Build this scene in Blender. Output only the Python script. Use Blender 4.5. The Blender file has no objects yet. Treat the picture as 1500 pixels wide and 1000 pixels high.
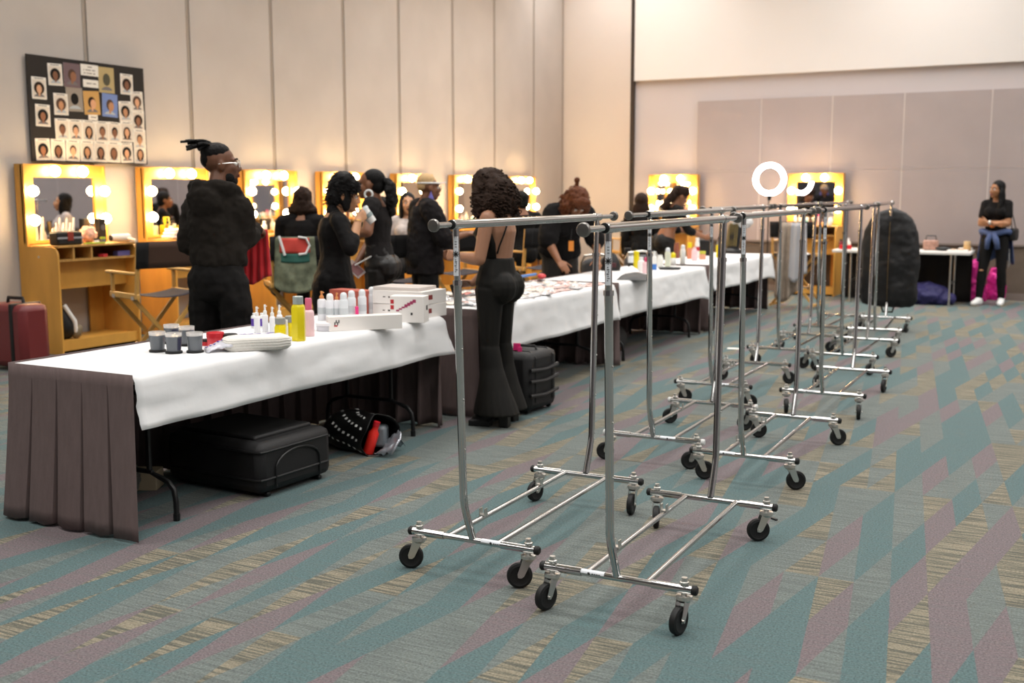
LIGHT, EXPO = 90.0, 0.0
import bpy, math, random
from math import sin, cos, pi, radians, sqrt, atan2
from mathutils import Vector, Matrix, Euler, noise
V = Vector
random.seed(7)
SC = bpy.context.scene
COL = SC.collection

# ------------------------------------------------------------------ camera
F_PX, YAW, PITCH, ROLL, EYE = 1617.848, 0.483863565, 0.134066244, -0.0015660, 1.55
cf = V((-sin(YAW)*cos(PITCH), cos(YAW)*cos(PITCH), -sin(PITCH)))
cr = V((cos(YAW), sin(YAW), 0)); cu = cr.cross(cf)
cr, cu = cr*cos(ROLL)+cu*sin(ROLL), -cr*sin(ROLL)+cu*cos(ROLL)
cam_data = bpy.data.cameras.new('camera'); cam = bpy.data.objects.new('camera', cam_data); COL.objects.link(cam)
cam.matrix_world = Matrix((( cr.x, cu.x, -cf.x, 0), (cr.y, cu.y, -cf.y, 0), (cr.z, cu.z, -cf.z, EYE), (0,0,0,1)))
cam_data.sensor_width = 36; cam_data.lens = F_PX/1500*36; cam_data.clip_start = .05
cam_data.dof.use_dof = True; cam_data.dof.focus_distance = 4.6; cam_data.dof.aperture_fstop = 2.8
SC.camera = cam
# where things stand, read off the photograph through the surveyed camera
def ray(x, y): return cr*((x-750)/F_PX) - cu*((y-500)/F_PX) + cf
def P(x, y, z=0):
    d = ray(x, y); return V((0,0,EYE)) + d*((z-EYE)/d.z)
FW = V((-sin(YAW), cos(YAW), 0)); RT = V((cos(YAW), sin(YAW), 0))
def PD(x, dist, z=0):                       # floor point seen in image column x at a given distance
    d = ray(x, 281); h = V((d.x, d.y, 0)); h = h*(dist/h.dot(FW)); return V((h.x, h.y, z))
def face(a, b):                              # heading: a to the photo's right, b away from it
    d = RT*a + FW*b; return atan2(-d.x, d.y)

# ------------------------------------------------------------------ materials
def lin(c):
    c = c.lstrip('#'); v = [int(c[i:i+2], 16)/255 for i in (0, 2, 4)]
    return tuple(x/12.92 if x <= .04045 else ((x+.055)/1.055)**2.4 for x in v)+(1,)
MATS = {}
def mat(name, col, rough=.5, metal=0, var=0, scale=8, bump=0, bscale=60, emit=None, es=0, trans=0, alpha=1, spec=.5, sheen=0, stretch=None, ior=1.45, coat=0):
    if name in MATS: return MATS[name]
    m = bpy.data.materials.new(name); m.use_nodes = True; MATS[name] = m
    nt = m.node_tree; b = nt.nodes['Principled BSDF']; c = lin(col)
    b.inputs['Base Color'].default_value = c; b.inputs['Roughness'].default_value = rough; b.inputs['Metallic'].default_value = metal
    b.inputs['Transmission Weight'].default_value = trans; b.inputs['Alpha'].default_value = alpha; b.inputs['IOR'].default_value = ior
    b.inputs['Specular IOR Level'].default_value = spec; b.inputs['Sheen Weight'].default_value = sheen; b.inputs['Coat Weight'].default_value = coat
    if emit: b.inputs['Emission Color'].default_value = lin(emit); b.inputs['Emission Strength'].default_value = es
    if var or bump:
        tc = nt.nodes.new('ShaderNodeTexCoord'); mp = nt.nodes.new('ShaderNodeMapping'); nt.links.new(tc.outputs['Object'], mp.inputs[0])
        if stretch: mp.inputs['Scale'].default_value = stretch
    if var:
        n = nt.nodes.new('ShaderNodeTexNoise'); n.inputs['Scale'].default_value = scale; n.inputs['Detail'].default_value = 5
        nt.links.new(mp.outputs[0], n.inputs[0])
        r = nt.nodes.new('ShaderNodeValToRGB'); nt.links.new(n.outputs[0], r.inputs[0])
        r.color_ramp.elements[0].position = .3; r.color_ramp.elements[1].position = .7
        r.color_ramp.elements[0].color = tuple(x*(1-var) for x in c[:3])+(1,)
        r.color_ramp.elements[1].color = tuple(min(1, x*(1+var)) for x in c[:3])+(1,)
        nt.links.new(r.outputs[0], b.inputs['Base Color'])
    if bump:
        n = nt.nodes.new('ShaderNodeTexNoise'); n.inputs['Scale'].default_value = bscale; n.inputs['Detail'].default_value = 4
        nt.links.new(mp.outputs[0], n.inputs[0])
        bp = nt.nodes.new('ShaderNodeBump'); bp.inputs['Strength'].default_value = bump; bp.inputs['Distance'].default_value = .01
        nt.links.new(n.outputs[0], bp.inputs['Height']); nt.links.new(bp.outputs[0], b.inputs['Normal'])
    return m
chrome   = mat('chrome', '#c4c4c3', .09, 1, bump=.02, bscale=30)
chrome2  = mat('zinc_steel', '#cfcdc8', .3, 1)
rubber   = mat('black_rubber', '#0c0c0c', .6)
blackpl  = mat('black_plastic', '#0f0f10', .45)
greypl   = mat('grey_plastic', '#5a5c60', .5)
whitepl  = mat('white_plastic', '#e9e9e6', .35)
ply      = mat('plywood', '#d39b46', .42, var=.22, scale=3, stretch=(1, 1, .25))
plydark  = mat('plywood_edge', '#b98b4a', .5, var=.25, scale=4, stretch=(4, 1, 1))
wood     = mat('beech_wood', '#d8a24e', .4, var=.2, scale=6, stretch=(1, 1, .3))
wood2    = mat('oak_chair_wood', '#c99a52', .42, var=.2, scale=6, stretch=(1, 1, .3))
canvas   = mat('black_canvas', '#131112', .85, bump=.2, bscale=300)
canvasbr = mat('brown_canvas', '#4a3428', .8, bump=.2, bscale=300)
cloth    = mat('white_tablecloth', '#e4e4e4', .85, bump=.12, bscale=14, sheen=.1)
skirtm   = mat('taupe_skirt', '#625351', .9, var=.08, scale=40, bump=.15, bscale=220, stretch=(1, 1, .2))
mirror   = mat('mirror_glass', '#dcdcde', .02, 1)
bulbm    = mat('lit_bulb', '#ffffff', .3, emit='#ffd79a', es=100)
ringm    = mat('ring_light_tube', '#ffffff', .3, emit='#fff2f4', es=22)
paper    = mat('paper', '#e9e5dd', .7)
ink      = mat('dark_ink', '#22201f', .6)
red      = mat('red_plastic', '#c3202a', .35)
skinA    = mat('deep_skin', '#7d5239', .5, var=.08, scale=20)
skinB    = mat('brown_skin', '#8f6044', .5, var=.06, scale=20)
skinC    = mat('tan_skin', '#b98762', .5, var=.06, scale=20)
skinD    = mat('light_skin', '#d3a07c', .5, var=.06, scale=20)
hairblk  = mat('black_hair', '#0a0807', .6, var=.4, scale=60, bump=.5, bscale=90, spec=.25)
hairbrn  = mat('dark_brown_hair', '#2c1d14', .75, var=.35, scale=70, bump=.6, bscale=80, spec=.25)
hairaub  = mat('auburn_hair', '#5f3217', .6, var=.35, scale=60, bump=.6, bscale=80, spec=.3)
hairbld  = mat('bleached_hair', '#c3a273', .7, var=.12, scale=90, bump=.3, bscale=150)
blk      = mat('black_jersey', '#0e0c0b', .85, bump=.25, bscale=22, spec=.3)
blk2     = mat('washed_black_fleece', '#211d19', .95, bump=.4, bscale=16, spec=.2)
blk3     = mat('black_satin_knit', '#0c0a0a', .7, bump=.3, bscale=20, spec=.2)
eyem     = mat('eye_white', '#d9d4cc', .3)
lipm     = mat('lips', '#7c3a35', .5)

# ------------------------------------------------------------------ mesh building
class MB:
    def __init__(s): s.v = []; s.f = []; s.m = []; s.xf = None
    def add(s, vs, fs, mi=0):
        o = len(s.v)
        s.v += [tuple(s.xf @ V(p)) if s.xf else tuple(p) for p in vs]
        s.f += [tuple(i+o for i in f) for f in fs]; s.m += [mi]*len(fs)
        return s
    def box(s, c, d, mi=0, rz=0, rot=None):
        R = rot or Matrix.Rotation(rz, 3, 'Z'); c = V(c)
        vs = [c + R @ V((x*d[0]/2, y*d[1]/2, z*d[2]/2)) for z in (-1,1) for y in (-1,1) for x in (-1,1)]
        return s.add(vs, [(0,2,3,1),(4,5,7,6),(0,1,5,4),(2,6,7,3),(0,4,6,2),(1,3,7,5)], mi)
    def bb(s, a, b, mi=0):
        return s.box([(a[i]+b[i])/2 for i in range(3)], [abs(b[i]-a[i]) for i in range(3)], mi)
    def rings(s, R, mi=0, caps=True, closed=False):
        n = len(R[0]); vs = [p for r in R for p in r]; fs = []
        k = len(R)
        for i in range(k if closed else k-1):
            a, b = i*n, ((i+1) % k)*n
            for j in range(n): fs.append((a+j, a+(j+1) % n, b+(j+1) % n, b+j))
        if caps and not closed: fs += [tuple(range(n-1, -1, -1)), tuple(range((k-1)*n, k*n))]
        return s.add(vs, fs, mi)
    def tube(s, pts, r, n=8, mi=0, caps=True, closed=False):
        pts = [V(p) for p in pts]; k = len(pts); R = []; up = None
        for i, p in enumerate(pts):
            if closed: t = pts[(i+1) % k]-pts[i-1]
            else: t = pts[min(i+1, k-1)]-pts[max(i-1, 0)]
            t.normalize()
            if up is None:
                up = V((0,0,1)) if abs(t.z) < .9 else V((1,0,0))
            x = t.cross(up)
            if x.length < 1e-5: x = t.orthogonal()
            x.normalize(); up = x.cross(t)
            rr = r[i] if isinstance(r, (list, tuple)) else r
            R.append([p + (x*cos(2*pi*j/n) - up*sin(2*pi*j/n))*rr for j in range(n)])
        return s.rings([r_[::-1] for r_ in R], mi, caps, closed)
    def rod(s, a, b, r0, r1=None, n=12, mi=0): return s.tube([a, b], [r0, r0 if r1 is None else r1], n, mi)
    def lathe(s, prof, c=(0,0,0), n=16, mi=0, axis=None):
        c = V(c); R = []
        q = V((0,0,1)).rotation_difference(V(axis)).to_matrix() if axis else None
        for r, z in prof:
            ring = [V((r*cos(2*pi*j/n), r*sin(2*pi*j/n), z)) for j in range(n)]
            R.append([c + (q @ p if q else p) for p in ring])
        return s.rings(R, mi)
    def ell(s, c, r, n=12, m=8, mi=0, rot=None):
        c = V(c); r = (r, r, r) if isinstance(r, (int, float)) else r; R = []
        for i in range(m+1):
            a = -pi/2 + pi*(.03+.94*i/m) if i in (0, m) else -pi/2+pi*i/m
            R.append([])
            for j in range(n):
                p = V((r[0]*cos(a)*cos(2*pi*j/n), r[1]*cos(a)*sin(2*pi*j/n), r[2]*sin(a)))
                R[-1].append(c + (rot @ p if rot else p))
        return s.rings(R, mi)
    def cap(s, a, b, ra, rb=None, n=10, mi=0):            # tapered capsule
        a, b = V(a), V(b); rb = ra if rb is None else rb; t = b-a
        if t.length < 1e-5: return s.ell(a, ra, n, 6, mi)
        t.normalize(); x = t.orthogonal().normalized(); y = t.cross(x); R = []
        for c, r, A in ((a, ra, (-80, -45, 0)), (b, rb, (0, 45, 80))):
            for g in A:
                g = radians(g); R.append([c + t*(r*sin(g)) + (x*cos(2*pi*j/n)+y*sin(2*pi*j/n))*(r*cos(g)) for j in range(n)])
        return s.rings(R, mi)
    def grid(s, fn, nu, nv, mi=0, flip=False):
        vs = [fn(i/nu, j/nv) for j in range(nv+1) for i in range(nu+1)]; fs = []
        for j in range(nv):
            for i in range(nu):
                a = j*(nu+1)+i; q = (a, a+1, a+nu+2, a+nu+1); fs.append(q[::-1] if flip else q)
        return s.add(vs, fs, mi)
    def prism(s, poly, axis, a, b, mi=0):                  # poly in the plane across axis
        def mk(p, t): return {'x': (t, p[0], p[1]), 'y': (p[0], t, p[1]), 'z': (p[0], p[1], t)}[axis]
        R = [[mk(p, a) for p in poly], [mk(p, b) for p in poly]]
        return s.rings(R, mi)
    def build(s, name, mats, parent=None, bevel=0, loc=None, rz=0, smooth=True, solid=0, angle=40, sub=0):
        me = bpy.data.meshes.new(name); me.from_pydata(s.v, [], s.f)
        mats = mats if isinstance(mats, (list, tuple)) else [mats]
        for m in mats: me.materials.append(m)
        if len(mats) > 1: me.polygons.foreach_set('material_index', s.m)
        me.update()
        if smooth: me.shade_smooth(); me.set_sharp_from_angle(angle=radians(angle))
        o = bpy.data.objects.new(name, me); COL.objects.link(o)
        if parent: o.parent = parent
        if loc is not None: o.location = loc
        o.rotation_euler = (0, 0, rz)
        if solid: md = o.modifiers.new('solid', 'SOLIDIFY'); md.thickness = solid; md.offset = 0
        if bevel: md = o.modifiers.new('bevel', 'BEVEL'); md.width = bevel; md.segments = 2; md.limit_method = 'ANGLE'; md.angle_limit = radians(40)
        if sub: md = o.modifiers.new('sub', 'SUBSURF'); md.levels = sub; md.render_levels = sub
        return o
def tag(o, label=None, cat=None, group=None, kind=None):
    if label: o['label'] = label
    if cat: o['category'] = cat
    if group: o['group'] = group
    if kind: o['kind'] = kind
    return o
def T(name, label, cat, loc=(0,0,0), rz=0, group=None):
    o = bpy.data.objects.new(name, None); COL.objects.link(o); o.empty_display_size = .1
    o.location = loc; o.rotation_euler = (0, 0, rz); return tag(o, label, cat, group)
def kids(o): return [c for c in COL.objects if c.parent is o]
def dup(root, loc, rz=0, label=None, group=None):
    ch = kids(root); r = root.copy(); COL.objects.link(r); r.location = loc; r.rotation_euler = (0, 0, rz)
    if label: r['label'] = label
    if group: r['group'] = group
    for c in ch:
        d = c.copy(); g = kids(c); COL.objects.link(d); d.parent = r
        for e in g:
            h = e.copy(); COL.objects.link(h); h.parent = d
    return r
def struct(name, mb, m, **k): return tag(mb.build(name, m, **k), kind='structure')
# ------------------------------------------------------------------ the room
WX, BY, RY = -9.30, 17.40, 19.85          # left wall, back wall, recess behind
CEIL, EX, SY = 6.2, 7.5, -4.5
def carpet():
    m = bpy.data.materials.new('patterned_carpet'); m.use_nodes = True; nt = m.node_tree; N = nt.nodes; L = nt.links; b = N['Principled BSDF']
    b.inputs['Roughness'].default_value = .95; b.inputs['Specular IOR Level'].default_value = .15; b.inputs['Sheen Weight'].default_value = .10; b.inputs['Sheen Roughness'].default_value = .5
    def math_(op, a, c=None):
        n = N.new('ShaderNodeMath'); n.operation = op
        for i, q in enumerate((a, c)):
            if q is None: continue
            if isinstance(q, (int, float)): n.inputs[i].default_value = q
            else: L.new(q, n.inputs[i])
        return n.outputs[0]
    tc = N.new('ShaderNodeTexCoord'); sx = N.new('ShaderNodeSeparateXYZ'); L.new(tc.outputs['Object'], sx.inputs[0])
    X, Y = sx.outputs[0], sx.outputs[1]
    wob = N.new('ShaderNodeTexNoise'); wob.inputs['Scale'].default_value = 40; L.new(tc.outputs['Object'], wob.inputs[0])
    wx = math_('MULTIPLY', math_('SUBTRACT', wob.outputs[0], .5), .006)
    a = math_('DIVIDE', math_('ADD', X, wx), .140); c = math_('DIVIDE', Y, .98)
    u, v = math_('ADD', a, c), math_('SUBTRACT', c, a)
    fu, fv = math_('FLOOR', u), math_('FLOOR', v)
    half = math_('GREATER_THAN', math_('ADD', math_('FRACT', u), math_('FRACT', v)), 1.0)
    def rnd(x, y, z):
        cb = N.new('ShaderNodeCombineXYZ'); L.new(x, cb.inputs[0]); L.new(y, cb.inputs[1])
        if isinstance(z, (int, float)): cb.inputs[2].default_value = z
        else: L.new(z, cb.inputs[2])
        w = N.new('ShaderNodeTexWhiteNoise'); L.new(cb.outputs[0], w.inputs[0]); return w.outputs[0]
    r1 = rnd(fu, fv, 3.0); r2 = rnd(fu, fv, math_('ADD', half, 11.3))
    def mix(f, A, B):
        n = N.new('ShaderNodeMix'); n.data_type = 'RGBA'
        L.new(f, n.inputs[0]) if not isinstance(f, (int, float)) else setattr(n.inputs[0], 'default_value', f)
        for s_, q in ((6, A), (7, B)):
            if isinstance(q, tuple): n.inputs[s_].default_value = q
            else: L.new(q, n.inputs[s_])
        return n.outputs[2]
    # woven ribs run across the room
    mp = N.new('ShaderNodeMapping'); mp.inputs['Scale'].default_value = (3.5, 75, 1); L.new(tc.outputs['Object'], mp.inputs[0])
    rib = N.new('ShaderNodeTexNoise'); rib.inputs['Scale'].default_value = 1; rib.inputs['Detail'].default_value = 3; L.new(mp.outputs[0], rib.inputs[0])
    rr = N.new('ShaderNodeValToRGB'); L.new(rib.outputs[0], rr.inputs[0]); rr.color_ramp.elements[0].position = .42; rr.color_ramp.elements[1].position = .56
    fine = N.new('ShaderNodeTexNoise'); fine.inputs['Scale'].default_value = 120; fine.inputs['Detail'].default_value = 3; fine.inputs['Roughness'].default_value = .7; L.new(tc.outputs['Object'], fine.inputs[0])
    TEAL, MAU, GREY, GR2, YEL, OLV = map(lin, ('#4d6566', '#6d6063', '#69716d', '#5b625f', '#857d6a', '#504d3d'))
    grey = mix(rr.outputs[0], GR2, GREY)
    yel = mix(rr.outputs[0], OLV, YEL)
    sub = mix(math_('GREATER_THAN', r2, .60), grey, yel)
    c1 = mix(math_('GREATER_THAN', r1, .50), sub, MAU)
    c1 = mix(math_('GREATER_THAN', r1, .69), c1, TEAL)
    c2 = mix(math_('ADD', math_('MULTIPLY', math_('SUBTRACT', 1.0, rr.outputs[0]), .22), .11), c1, lin('#5a605f'))
    sp = N.new('ShaderNodeMixRGB'); sp.blend_type = 'MULTIPLY'; sp.inputs[0].default_value = .8; L.new(c2, sp.inputs[1])
    fr = N.new('ShaderNodeValToRGB'); L.new(fine.outputs[0], fr.inputs[0]); fr.color_ramp.elements[0].position = .3; fr.color_ramp.elements[1].position = .7
    fr.color_ramp.elements[0].color = (.35, .35, .35, 1); fr.color_ramp.elements[1].color = (1.45, 1.45, 1.45, 1)
    L.new(fr.outputs[0], sp.inputs[2]); L.new(sp.outputs[0], b.inputs['Base Color'])
    bp = N.new('ShaderNodeBump'); bp.inputs['Strength'].default_value = .5; bp.inputs['Distance'].default_value = .004
    L.new(fine.outputs[0], bp.inputs['Height']); L.new(bp.outputs[0], b.inputs['Normal'])
    return m
m = MB(); m.bb((WX-.2, SY-.2, -.2), (EX+.2, RY+.2, 0)); struct('floor', m, carpet(), smooth=False)
wallm = mat('airwall_fabric', '#c2bab3', .85, var=.05, scale=1.6, bump=.08, bscale=400)
wallp = mat('recess_paint', '#d8d0cb', .8, var=.03, scale=1)
creamm = mat('cream_upper_wall', '#d8d3cf', .8, var=.02, scale=1)  # lighter tone of the upper back wall
lilac = mat('pale_lilac_lower_wall', '#b9b1b1', .8, var=.02, scale=1)  # greyer, darker tone of the lower back wall
panelm = mat('acoustic_panel', '#9f9492', .9, var=.04, scale=2, bump=.1, bscale=300)
wainm = mat('brown_wainscot', '#675a4e', .85, var=.1, scale=6)
dark = mat('dark_gap', '#2c2119', .6)
seam = mat('panel_seal', '#a0968b', .7)
greyw = mat('grey_far_wall', '#a7a2a6', .9)
# left wall: operable wall panels, each face proud of the seams
m = MB(); m.bb((WX-.2, SY-.2, 0), (WX-.02, RY+.2, CEIL), 1)
Ys = [SY] + [9.78-1.475*k for k in range(9, 0, -1)] + [9.78, 11.23, 12.75, 14.12, 15.68, 17.08, 18.59, RY]
for a, b_ in zip(Ys, Ys[1:]):
    m.bb((WX-.03, a+.012, .02), (WX, b_-.012, CEIL))
    m.bb((WX-.03, b_-.05, .02), (WX+.004, b_-.014, CEIL), 1)
struct('wall_left', m, [wallm, seam], smooth=False)
m = MB(); m.bb((WX, RY, 0), (-6.75, RY+.2, CEIL)); struct('wall_recess', m, wallp, smooth=False)
# back wall block with its bulkhead, panels and wainscot
m = MB(); m.bb((-6.84, BY, 0), (EX+.2, RY+.2, CEIL)); struct('wall_back', m, lilac, smooth=False)
m = MB(); m.bb((-6.85, BY-.06, 3.36), (EX, BY+.05, CEIL)); struct('trim_bulkhead', m, creamm, smooth=False)
m = MB(); m.bb((-6.90, BY-.07, 0), (-6.84, BY+.08, CEIL)); struct('trim_edge', m, dark, smooth=False)
m = MB()
PX = [-5.76, -4.72, -3.63, -2.59, -1.40, -.2, 1.0, 2.2, 3.4, 4.6, 5.8, EX]
for a, b_ in zip(PX, PX[1:]):
    for z0, z1 in ((.80, 1.88), (1.886, 2.99)):
        m.bb((a+.008, BY-.05, z0), (b_-.008, BY+.02, z1))
m.bb((PX[0], BY-.047, .80), (EX, BY+.02, 2.985), 1); struct('trim_panels', m, [panelm, mat('panel_joint', '#c4b9b5', .8)], smooth=False)
m = MB(); m.bb((-5.76, BY-.04, .1), (EX, BY+.02, .78)); struct('trim_wainscot', m, wainm, smooth=False)
m = MB(); m.bb((-5.76, BY-.06, .77), (EX, BY+.02, .80)); m.bb((-5.76, BY-.055, 0), (EX, BY+.02, .1)); struct('baseboard_back', m, mat('rail_grey', '#7b6f68', .6), smooth=False)
m = MB(); m.bb((EX, SY-.2, 0), (EX+.2, RY, CEIL)); struct('wall_right', m, greyw, smooth=False)
m = MB(); m.bb((WX-.2, SY-.2, 0), (EX+.2, SY, CEIL)); struct('wall_front', m, mat('charcoal_near_wall', '#5b585b', .9), smooth=False)
m = MB(); m.bb((WX-.2, SY-.2, CEIL), (EX+.2, RY+.2, CEIL+.2)); struct('ceiling', m, mat('ceiling_tile', '#e6e3df', .9), smooth=False)
# ceiling fixtures and an added recess light
def area(x, y, sx, sy, e, col=(1, .98, .955), z=CEIL-.02):
    l = bpy.data.lights.new('overhead_area', 'AREA'); l.shape = 'RECTANGLE'; l.size = sx; l.size_y = sy; l.energy = e; l.color = col; l.spread = radians(138)
    o = bpy.data.objects.new('overhead_area', l); COL.objects.link(o); o.location = (x, y, z)
for y in (-2.5, 1.5, 5.5, 9.5, 13.3, 15.9):
    for x in (-6.5, -2.2, 2.2, 5.8): area(x, y, 2.3, 2.0, LIGHT*(1.25 if y > 15 else 1))
area(-8.1, 18.7, 1.6, 1.2, LIGHT*.55)  # extra lamp added to brighten the recess wall, not a known fixture
w = bpy.data.worlds.new('world'); SC.world = w; w.use_nodes = True
w.node_tree.nodes['Background'].inputs[0].default_value = (.9, .92, 1, 1); w.node_tree.nodes['Background'].inputs[1].default_value = .2
vs = SC.view_settings; vs.view_transform = 'Standard'; vs.look = 'None'; vs.gamma = 1; vs.use_curve_mapping = False; vs.exposure = EXPO
# ------------------------------------------------------------------ rolling racks
GR_R = 'chrome rolling garment racks'
labelm = mat('rack_sticker', '#dfe2e6', .5)
def make_caster(parent, x, y, a):
    c = MB()                                             # fork and bolt; the wheel trails off-centre
    c.lathe([(.004,.200),(.011,.200),(.012,.186),(.017,.184),(.017,.178),(.011,.172),(.011,.134)], (x, y, 0), 10)
    c.lathe([(.0195,.136),(.030,.134),(.031,.122),(.026,.118),(.022,.112)], (x, y, 0), 14)
    R = Matrix.Rotation(a, 3, 'Z'); o = V((x, y, 0))
    for s in (-1, 1):
        poly = [(-.022,.122),(.024,.122),(.045,.06),(.043,.046),(.028,.044),(.018,.052),(-.004,.098)]
        ring = lambda w: [o + R @ V((p[0], s*.017+w, p[1])) for p in poly]
        c.rings([ring(-.0015), ring(.0015)])
    c.tube([o + R @ V((.035, -.024, .0515)), o + R @ V((.035, .024, .0515))], .006, 8)
    f = c.build('caster', chrome2, parent)
    w = MB(); q = R @ V((0, 1, 0))
    w.lathe([(.012,-.013),(.036,-.012),(.040,-.014),(.050,-.011),(.0515,-.004),(.0515,.004),(.050,.011),(.040,.014),(.036,.012),(.012,.013)], o + R @ V((.035, 0, .0515)), 24, 0, q)
    w.build('wheel', rubber, f)
def make_rack(label, X, Y, W, Lh, rz, ca, capcol, ext, sticker=True):
    t = T('garment_rack', label, 'clothes rack', (X, Y, 0), rz, GR_R)
    hw, hl, zt = W/2, Lh/2, .157
    m = MB()
    for s in (-1, 1):
        m.rod((-hw+.05, s*hl, zt), (hw-.05, s*hl, zt), .0125)
        for q in (-1, 1): m.rod((q*hw, s*hl, zt), (q*(hw-.155), s*hl, zt), .0162)
    for q in (-1, 1):
        m.tube([(q*(hw-.175), -hl, zt), (q*(hw-.175), hl, zt)], .0115, 10)
    m.build('base_frame', chrome, t)
    for s in (-1, 1):
        b = MB()
        for px in (-.012, .012): b.box((-hw+.175+px, s*(hl-.30), zt+.024), (.004, .026, .034))
        b.box((-hw+.175, s*(hl-.30), zt+.012), (.03, .028, .005)); b.build('bracket', chrome2, t)
    k = 0
    for s in (-1, 1):
        for q in (-1, 1):
            make_caster(t, q*(hw-.035), s*hl, ca[k]); k += 1
    for s in (-1, 1):
        for q in (-1, 1): c = MB(); c.lathe([(.008,-.004),(.0175,-.002),(.0185,.012),(.013,.018),(.004,.019)], (q*(hw-.004), s*hl, zt), 12, 0, (q, 0, 0)); c.build('end_plug', capcol, t)
    for s in (-1, 1):
        zj = 1.21 if s < 0 else 1.25
        pts = [V((0, s*hl, zt+.01)), V((0, s*(hl+.052), .285)), V((0, s*(hl+.062), .315)), V((0, s*(hl+.070), .35)), V((0, s*(hl+.105), zj))]
        u = MB(); u.tube(pts, .0155, 12)
        u.tube([pts[-1]-V((0,0,.012)), pts[-1]+V((0,0,.006))], .0185, 12)
        up = u.build('upright', chrome, t)
        v = MB(); v.tube([pts[-1], V((0, s*(hl+.115), 1.43))], .0128, 12); v.build('height_tube', chrome, up)
        for z in (.55, .75, .95): g = MB(); g.ell((.0155, s*(hl+.074+.04*(z-.35)), z), (.003, .0045, .0045), 8, 4); g.build('snap_button', chrome2, up)
        if sticker and s < 0:
            L = MB(); yc = -(hl+.112)
            for A, B, z0, z1, mi in [(248, 338, 1.235, 1.385, 0)]:
                L.grid(lambda a, b: (.0134*cos(radians(A+(B-A)*a)), yc+.0134*sin(radians(A+(B-A)*a)), z0+(z1-z0)*b), 6, 1, 0)
            def mark(ang, z, w, h):
                cx, cy = .0138*cos(radians(ang)), yc+.0138*sin(radians(ang)); R = Matrix.Rotation(radians(ang+90), 3, 'Z')
                return cx, cy, R
            for k_ in range(4):                                   # the star on the sticker and lines of print
                cx, cy, R = mark(294, 1.318, 0, 0)
                L.box((cx, cy, 1.318), (.0034, .0008, .024), 1, rot=R @ Matrix.Rotation(k_*pi/4, 3, 'Y'))
            for k_ in range(7):
                cx, cy, R = mark(288+6*(k_ % 3), 1.30-.007*k_, 0, 0)
                L.box((cx, cy, 1.296-.0075*k_), (.004+.004*(k_ % 2), .0005, .003), 1, rot=R)
            for k_ in range(3):
                cx, cy, R = mark(294, 0, 0, 0); L.box((cx, cy, 1.345+.01*k_), (.008, .0005, .002), 1, rot=R)
            L.build('sticker', [labelm, ink], up)
    if sticker:
        L = MB(); x0 = .045 if X < -2 else -.15
        L.grid(lambda a, b: (x0+.105*a, -hl+.0130*cos(radians(190+b*100)), zt+.0130*sin(radians(190+b*100)+pi)), 1, 6, 0, True)
        for k_ in range(4): L.box((x0+.045, -hl-.0132, zt+.003), (.002, .0006, .012), 1, rot=Matrix.Rotation(k_*pi/4, 3, 'Y'))
        for k_ in range(4): L.box((x0+.06+.009*k_, -hl-.0131, zt+.003), (.006, .0006, .004), 1)
        L.build('base_sticker', [labelm, ink], t)
    r = MB(); y0, y1 = -(hl+.145), hl+.145
    r.rod((0, y0, 1.43), (0, y1, 1.43), .0172, n=14)
    for y in (-(hl+.115), hl+.115): r.lathe([(.0175,-.03),(.0195,-.028),(.0195,.028),(.0175,.03)], (0, y, 1.43), 14, 0, (0, 1, 0))
    rail = r.build('hang_rail', chrome, t)
    for y in (y0-.001, y1+.001): e = MB(); e.lathe([(.0174,-.004),(.0182,-.003),(.0182,.003),(.0174,.004)], (0, y, 1.43), 14, 0, (0, 1, 0)); e.build('rail_collar', rubber, rail)
    for s, x in ((-1, ext[0]), (1, ext[1])):
        y = s*(hl+.145)
        e = MB(); e.rod((0, y, 1.43), (0, y+s*x, 1.43), .0112)
        er = e.build('rail_extension', chrome, t)
        k_ = MB(); k_.lathe([(.010,-.010),(.021,-.008),(.0245,-.003),(.0245,.004),(.021,.009),(.006,.011)], (0, y+s*x, 1.43), 16, 0, (0, s, 0))
        k_.build('end_knob', mat('pewter_knob', '#8b8884', .35, 1), er)
    return t
whitecap = mat('white_rubber', '#cfcfcd', .5)
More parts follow.
